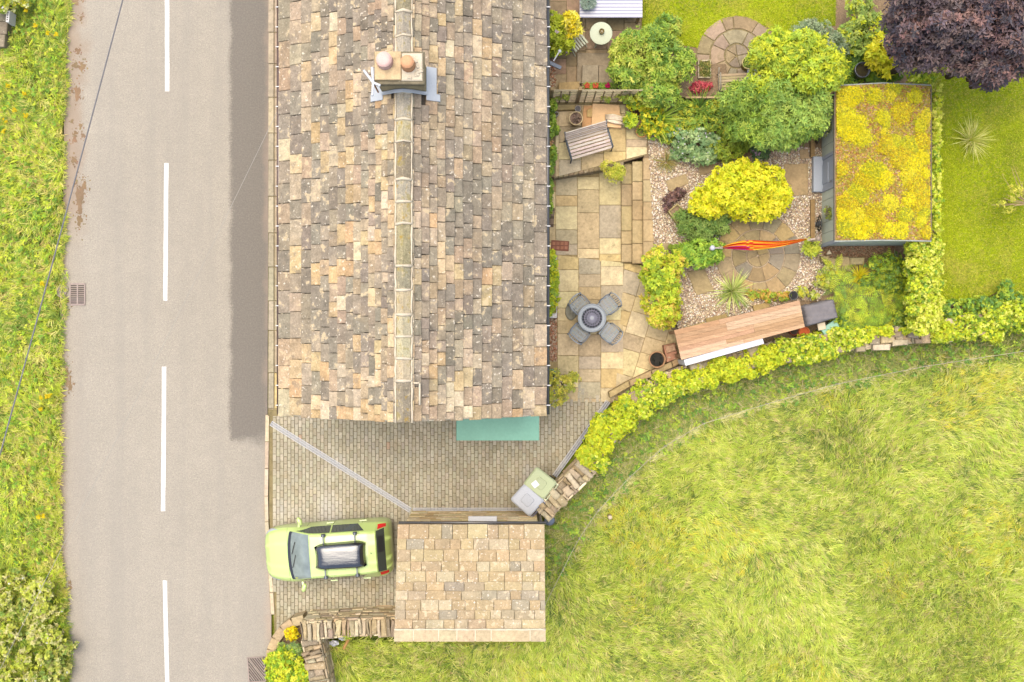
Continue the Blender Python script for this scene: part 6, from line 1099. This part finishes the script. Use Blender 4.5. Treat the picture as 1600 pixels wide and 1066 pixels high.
t = trough('wall_trough', 'white edged trough along the cottage wall', [(855.5, 400), (870.5, 400), (870.5, 497), (855.5, 497)], .3, .06, A(240, 236, 230), None, [G(180, 190, 60), G(206, 206, 60)], 60)
# terracotta board and hose on the flagged terrace
t = thing('paving_slab_stack', 'stack of pale terracotta coloured boards behind the bench', 'board stack', W3(945, 180, U+.1))
one(slab(pxpoly([(912, 165), (928, 165), (926, 200), (909, 200)], U+.1), U+.03, U+.1, .006), 'board', 'matte', t, A(214, 166, 116, 1.3)); one(slab(pxpoly([(926, 162), (968, 164), (971, 200), (924, 197)], U+.16), U+.03, U+.16, .006), 'board', 'matte', t, A(240, 198, 148, 1.35)); one(slab(pxpoly([(917, 172), (925, 168), (926, 183), (917, 183)], U+.14), U+.101, U+.15, .01), 'stone_piece', 'flag', t, A(232, 196, 130))
t = thing('coiled_hose', 'coil of cream rope hose lying on the boards', 'hose', W3(960, 188, U+.2))
for i in range(4): o = i*2.2; one(tube([W3(975, 184+o*.7, U+.2+i*.015), W3(958, 179+o, U+.2+i*.015), W3(946, 180+o*.8, U+.2+i*.015), W3(947, 185+o*.5, U+.2+i*.015), W3(960, 188+o*.6, U+.2+i*.015), W3(974, 192+o*.3, U+.2+i*.015)], .022, 6), 'coil', 'plain', t, jit(A(252, 232, 204, 1.4), .04), True)
t = thing('plant_marker', 'dusky pink ornament disc on a stake at the trellis end', 'ornament', W3(1012, 156, U)); x, y = W(1012, 156, U+.9); one(tube([(x, y, U), (x, y, U+.9)], .012, 6), 'stake', 'matte', t, A(110, 84, 70)); one(lathe((x, y, U+.9), [(.07, 0), (.07, .02), (.01, .03)], 16, 1, 1.4), 'disc', 'matte', t, A(206, 166, 150))
t = thing('timber_offcut', 'dark brown timber sleeper leaning by the trellis end', 'timber', W3(992, 177, U)); a, b = W3(986, 168, U+.4), W3(999, 184, U+.06); one(bar(a, b, .16, .09), 'beam', 'wood', t, A(120, 84, 62)); one(bar(W3(998, 183, U+.07), W3(999.5, 181, U+.07), .05, .1), 'end_plate', 'plain', t, A(226, 196, 170))
for px, py, sx, sy, lab in ((875, 384, 28, 16, 'brown cast iron drain cover in the lower patio'), (862, 340, 8, 30, 'dark slotted vent grate at the cottage wall')):
    x, y = W(px, py, .07); t = thing('drain_cover', lab, 'drain', (x, y, .06)); one(box(x, y, .045, M2(sx), M2(sy), .022, R(-4), .003), 'plate', 'matte', t, A(150, 100, 80) if px > 870 else A(110, 92, 76))
    for i in range(4):
        for j in range(2): one(box(x+(i-1.5)*M2(sx)/4.4, y+(j-.5)*M2(sy)/2.4, .067, M2(sx)/6, M2(sy)/3.4, .006, R(-4), .002), 'rib', 'matte', t, jit(A(186, 130, 100) if px > 870 else A(160, 140, 116)))
# porch lamp bracket on the wall
x, y = W(866, 96, 2.4); t = thing('wall_bracket', 'grey angled awning bracket on the cottage wall', 'bracket', (.5, y, 2.2)); one(bar((.49, y+.2, 2.4), (x+.18, y-.18, 2.4), .09, .06), 'arm', 'plain', t, A(130, 138, 150)); one(bar((x-.02, y, 2.42), (x+.12, y+.22, 2.46), .03, .03), 'stay', 'plain', t, A(226, 226, 230)); one(lump((x+.14, y+.25, 2.46), .05, .05, .05, 10, 6, .03), 'lamp', 'plain', t, A(240, 240, 244), True)
# ---------------------------------------------------------------- timber store, covered barbecue
q0, q1, q2, q3 = [Vector(W3(*p)) for p in ((1053, 516, 1.75), (1249, 469, 1.75), (1257, 510, 1.62), (1064, 561, 1.62))]
c0 = (q0+q1+q2+q3)/4; t = thing('timber_store', 'long low timber store with a planked roof', 'store', (c0.x, c0.y, U)); rf = None
d = (q1-q0).normalized(); n7 = 7
for i in range(n7):
    a, b = i/n7, (i+1)/n7; sp_ = rnd.uniform(.35, .65)
    for u0, u1 in ((0, sp_), (sp_, 1)):
        P = [q0.lerp(q1, u0).lerp(q3.lerp(q2, u0), a+.006), q0.lerp(q1, u1-.001).lerp(q3.lerp(q2, u1-.001), a+.006), q0.lerp(q1, u1-.001).lerp(q3.lerp(q2, u1-.001), b+.03), q0.lerp(q1, u0).lerp(q3.lerp(q2, u0), b+.03)]
        lift = [.022, .022, 0, 0]; lo = [(p.x, p.y, p.z+l-.02) for p, l in zip(P, [0.02]*2+[.012]*2)]; hi = [(p.x, p.y, p.z+l) for p, l in zip(P, [.012, .012, .036, .036])]
        one((lo+hi, [(0, 1, 2, 3), (7, 6, 5, 4), (4, 5, 1, 0), (5, 6, 2, 1), (6, 7, 3, 2), (7, 4, 0, 3)]), 'roof_board', 'wood', t, jit([A(222, 180, 138), A(206, 162, 122), A(232, 196, 156), A(214, 172, 132)][rnd.randrange(4)], .06))
ins = lambda u, v: q0.lerp(q1, u).lerp(q3.lerp(q2, u), v)
for u in (.02, .5, .98):
    for v in (.1, .92): p = ins(u, v); one(box(p.x, p.y, U-.02, .08, .08, p.z-U, math.atan2(d.y, d.x), .006), 'post', 'wood', t, A(190, 150, 110))
for v, z in ((.1, .3), (.1, .6), (.1, .9)): a, b = ins(.02, v), ins(.98, v); one(bar((a.x, a.y, U+z), (b.x, b.y, U+z), .03, .22), 'back_board', 'wood', t, A(190, 150, 112))
a, b = ins(.02, 1.16), ins(.66, 1.12); wb_ = thing('white_board', 'white painted board leaning along the front of the timber store', 'board', ((a.x+b.x)/2, (a.y+b.y)/2, U)); one(bar((a.x, a.y, 1.05), (b.x, b.y, 1.05), .14, 1.1), 'panel', 'plain', wb_, A(246, 244, 244)); one(bar((a.x, a.y, 1.605), (b.x, b.y, 1.605), .17, .02), 'cap', 'plain', wb_, A(238, 236, 238))
P = [Vector(W3(*p)) for p in ((1256, 479, 1.35), (1303, 468, 1.35), (1310, 496, 1.3), (1262, 510, 1.3))]; c0 = sum(P, Vector())/4
t = thing('covered_barbecue', 'box shaped barbecue under a creased grey cover', 'barbecue', (c0.x, c0.y, U)); v = []; f = []; nn = 12
for i in range(nn+1):
    for j in range(nn+1):
        p = P[0].lerp(P[1], i/nn).lerp(P[3].lerp(P[2], i/nn), j/nn); e = min(i, j, nn-i, nn-j); v.append((p.x, p.y, p.z+(-.05 if e == 0 else 0)+.022*math.sin(i*1.9+j*1.1)*(1 if e else 0)+.015*math.sin(i*.9-j*2.3)))
for i in range(nn):
    for j in range(nn): k = i*(nn+1)+j; f.append((k, k+1, k+nn+2, k+nn+1))
ri = [i*(nn+1) for i in range(nn+1)]+[nn*(nn+1)+j for j in range(1, nn+1)]+[i*(nn+1)+nn for i in range(nn-1, -1, -1)]+[j for j in range(nn-1, 0, -1)]; nr = len(v); 
for k, i in enumerate(ri): x, y, z = v[i]; v.append((x+(x-c0.x)*.06*(1+math.sin(k*2.1)), y+(y-c0.y)*.06*(1+math.sin(k*2.1)), U+.05))
for k in range(len(ri)): k2 = (k+1) % len(ri); f.append((ri[k], ri[k2], nr+k2, nr+k))
one((v, f), 'cover', 'cloth', t, A(146, 140, 140), True); one(box(c0.x, c0.y, U, .6, .4, .1, R(14), .02), 'base', 'matte', t, A(60, 60, 62))
x, y = W(1297, 512, 1.0); t = thing('teal_crate', 'pale teal plastic box beside the covered barbecue', 'box', (x, y, U)); one(slab(pxpoly([(1283, 514), (1306, 499), (1311, 512), (1290, 524)], 1.0), U, .97, .02), 'tub', 'gloss', t, A(120, 170, 150)); one(slab(pxpoly([(1282, 515), (1306, 498), (1312, 512), (1290, 526)], 1.0), .972, 1.02, .015), 'lid', 'plain', t, A(160, 206, 180))
x, y = W(1284, 509, 1.0); tag(one(slab(pxpoly([(1277, 506), (1289, 503), (1291, 514), (1279, 517)], 1.06), 1.022, 1.07, .01), 'cream_box', 'plain', None, A(232, 212, 176)), 'small cream carton on the teal plastic box', 'box')
# old brick slab by the pot
t = thing('stone_slabs', 'reddish stone slabs stacked against the timber store end', 'stone', W3(1049, 552, .06)); one(slab(pxpoly([(1037, 540), (1055, 536), (1060, 560), (1042, 567)], .4), .06, .4, .02, .02), 'slab', 'stone', t, A(206, 150, 120)); one(slab(pxpoly([(1040, 541), (1054, 538), (1056, 548), (1042, 552)], .46), .39, .48, .02, .01), 'slab', 'stone', t, A(220, 176, 140))
x, y = W(1029, 586, .5); tag(one(lump((x, y, .5), .15, .09, .1, 12, 8, .15, R(20)), 'white_stone', 'matte', None, A(226, 214, 206), True), 'pale rounded stone ornament on the patio wall', 'stone')
# ---------------------------------------------------------------- hammock
a, b = Vector(W3(1112, 388, 1.55)), Vector(W3(1277, 373, 1.5)); t = thing('hammock', 'gathered orange and pink striped hammock slung over the circular patio', 'hammock', ((a.x+b.x)/2, (a.y+b.y)/2, U+.6))
d = (b-a); n = 60; m = 25; sgn = Vector((-d.y, d.x, 0)).normalized(); V = []; C = []; F = []
HC = [A(176, 40, 140, 1.2), A(216, 40, 90, 1.2), A(236, 60, 40, 1.3), A(252, 200, 60, 1.5), A(250, 130, 40, 1.4), A(232, 60, 40, 1.3), A(252, 190, 60, 1.5), A(240, 84, 50, 1.3), A(150, 50, 70, 1.)]
for i in range(n+1):
    s = i/n; u = .115+.80*s; base = a+d*u; base.z -= .42*math.sin(math.pi*u); wdt = .02+.125*math.sin(math.pi*min(1, s*1.02))**.7*(.8+.3*math.sin(s*5+.6))
    for k in range(m):
        q = k/(m-1)*2-1; p = base+sgn*(q*wdt+.03*math.sin(s*7))+Vector((0, 0, .05*math.cos(q*7+s*9)-.03*(1-q*q))); V.append(tuple(p)); kk = k*9//m; c = (HC[:3]+HC[:1]+HC[3:5]+HC[2:5])[int(kk+s*3.2) % 9] if s < .35 else HC[2+int(kk+s*2.5) % 6]; C.append(c)
for i in range(n):
    for k in range(m-1): x = i*m+k; F.append((x, x+m, x+m+1, x+1))
hm = npm('cloth', np.array(V), np.array(F), np.array(C), 'hammock', t, True)
for p, u in ((a, .115), (b, .915)):
    e = a+d*u; e.z -= .42*math.sin(math.pi*u)
    for k in (-1, 0, 1): one(tube([tuple(p), tuple(e+sgn*k*.03)], .008, 5), 'cord', 'plain', t, A(226, 206, 190))
for p, lab, c in ((a, 'white capped timber post holding the hammock', A(226, 226, 230)), (b, 'grey timber post holding the hammock at the shed corner', A(180, 160, 140))):
    o = Vector((p.x, p.y, 0)); q = o*((CAMH-U)/(CAMH-p.z)) if 0 else o; t = thing('hammock_post', lab, 'post', (p.x, p.y, U), 0, 'hammock posts'); one(tube([(p.x, p.y, U-.05), (p.x, p.y, p.z+.1)], .05, 12), 'post', 'wood', t, A(196, 172, 140), True); one(lathe((p.x, p.y, p.z+.1), [(.07, 0), (.07, .03), (.01, .06)], 16), 'cap', 'plain', t, c, True)
# ---------------------------------------------------------------- shed side things
for px, py, lab in ((1281, 349, 'black coiled hose reel against the shed front'), (1278, 212, 'black wheel leaning by the shed north of the door')):
    x, y = W(px, py, U+.35); t = thing('hose_reel', lab, 'hose reel', (x, y, U)); v, f = ring((0, 0, 0), .2, .035, 26, 6)
    one(([(x+c_*.35, y+a_, U+.3+b_) for a_, b_, c_ in v], f), 'coil', 'gloss', t, (.03, .035, .035), True); v, f = ring((0, 0, 0), .12, .03, 20, 6); one(([(x-.03+c_*.35, y+a_, U+.3+b_) for a_, b_, c_ in v], f), 'coil', 'gloss', t, (.03, .035, .035), True); one(box(x, y, U, .06, .12, .32, 0, .005), 'stand', 'matte', t, (.05, .05, .05))
t = thing('timber_sleeper', 'long brown timber sleeper edging in front of the shed', 'sleeper', W3(1270, 320, U))
for y0, y1 in ((312, 374), (200, 246)): one(slab(pxpoly([(1266.5, y0), (1273, y0), (1273, y1), (1266.5, y1)], U+.1), U, U+.12, .01), 'sleeper', 'wood', t, A(176, 144, 96))
tag(one(slab(pxpoly([(1291, 398), (1296, 390), (1300, 397)], U+.1), U, U+.1, .01), 'white_stone', 'matte', None, A(232, 214, 180)), 'small triangular pale stone on the bark path', 'stone')
for px, py in ((1155, 447), (1168, 450)): x, y = W(px, py, U+.1); tag(one(lump((x, y, U+.06), .07, .06, .05, 10, 6, .1), 'boulder', 'matte', None, jit(A(214, 190, 150)), True), 'small rounded boulder beside the cordyline', 'stone', 'boulders by the cordyline')
# ---------------------------------------------------------------- cables, rope fence, sign
cable = [Vector(W3(193, 0, 6.5)), Vector(W3(0, 715, 6.5))]; dv = cable[1]-cable[0]
pA, pB = cable[0]-dv*1.25, cable[1]+dv*1.25
t = thing('overhead_cable', 'dark overhead cable crossing above the verge and road', 'cable', tuple((cable[0]+cable[1])/2)); n = 30
one(tube([tuple(pA.lerp(pB, i/n)+Vector((0, 0, .5*(2*i/n-1)**2))) for i in range(n+1)], .017, 6), 'line', 'matte', t, A(140, 138, 140))
for p, lab in ((pA, 'timber pole carrying the cable beyond the cottage'), (pB, 'timber pole carrying the cable beyond the verge hedge')): tag(one(tube([(p.x, p.y, -.1), (p.x, p.y, 7.3)], [.14, .1], 10), 'utility_pole', 'bark', None, smooth=True), lab, 'pole')
a = Vector((-5.74, 5.75, 4.45)); b = Vector(W3(150, 740, 4.6)); b2 = a+(b-a)*1.9; t = thing('telephone_wire', 'thin pale telephone wire from the cottage eaves over the road', 'wire', tuple(a)); one(tube([tuple(a.lerp(b2, i/16)+Vector((0, 0, -.25*math.sin(math.pi*i/16)))) for i in range(17)], .006, 5), 'line', 'plain', t, A(190, 184, 172))
tag(one(tube([(b2.x, b2.y, -.1), (b2.x, b2.y, b2.z+.4)], .1, 8), 'utility_pole', 'bark', None, smooth=True), 'timber pole ending the thin telephone wire in the verge', 'pole')
rp_ = [(852, 945), (880, 890), (905, 842), (935, 798), (985, 745), (1040, 697), (1100, 662), (1200, 631), (1310, 600), (1450, 572), (1600, 549), (1720, 532)]; h = .55
t = thing('rope_fence', 'pale rope fence strung across the field edge', 'fence', W3(1100, 662, FZ)); pts = []
for (xa, ya), (xb, yb) in zip(rp_, rp_[1:]):
    for k in range(4): q = k/4; p = W3(xa+(xb-xa)*q, ya+(yb-ya)*q, h); pts.append((p[0], p[1], h-.06*math.sin(math.pi*q)+.02*math.sin(k*3+xa)))
one(tube(pts, .009, 6), 'rope', 'matte', t, A(214, 206, 170), True)
for (px, py) in rp_: x, y = W(px, py, h); one(tube([(x, y, FZ-.1), (x, y, h+.06)], .018, 6), 'stake', 'plain', t, A(206, 200, 176))
x, y = W(953, 808, .4); tag(one(lathe((x, y, FZ), [(.06, 0), (.06, .36), (.05, .38), (.01, .38)], 14), 'cut_post', 'matte', None, A(236, 214, 178), True), 'short sawn round post in the field edge', 'post')
t = thing('roadside_trough', 'weathered grey stone trough cover in the verge', 'trough', W3(6, 48, .06)); 
for i, (y0, y1) in enumerate(((14, 34), (34.5, 54), (54.5, 74))): one(slab(pxpoly([(-30, y0), (17-i*4, y0), (15-i*4, y1), (-30, y1)], .3), 0, .34, .015, .006), 'slab', 'stone', t, jit(A(160, 146, 124), .06))
t = thing('number_plate_sign', 'small white framed sign board standing at the trough', 'sign', W3(12, 26, .3)); one(slab(pxpoly([(10, 16.5), (15, 16.5), (13.5, 35), (8.5, 34)], .75), .36, .74, .006), 'board', 'plain', t, A(236, 232, 226))
for i in range(4): one(slab(pxpoly([(11.3-i*.4, 19+i*3.6), (13.3-i*.4, 19+i*3.6), (13-i*.4, 21+i*3.6), (11-i*.4, 21+i*3.6)], .75), .741, .745, .001), 'lettering', 'matte', t, A(110, 104, 100))
# debris behind the coping wall
x, y = W(520, 1008, .6); t = thing('plastic_sack', 'crumpled white plastic sack in the grass behind the wall', 'sack', (x, y, FZ)); one(lump((x, y, .4), .13, .08, .1, 14, 9, .25), 'sack', 'gloss', t, A(236, 234, 236)); one(lump((x+.25, y+.15, .38), .12, .07, .09, 14, 9, .3), 'fold', 'gloss', t, A(226, 226, 230))
a, b = W3(537, 1014, .55), W3(545, 998, .55); tag(one(tube([a, b], .045, 10), 'sawn_log', 'matte', None, A(206, 160, 96)), 'short sawn log lying in the grass by the sack', 'log');
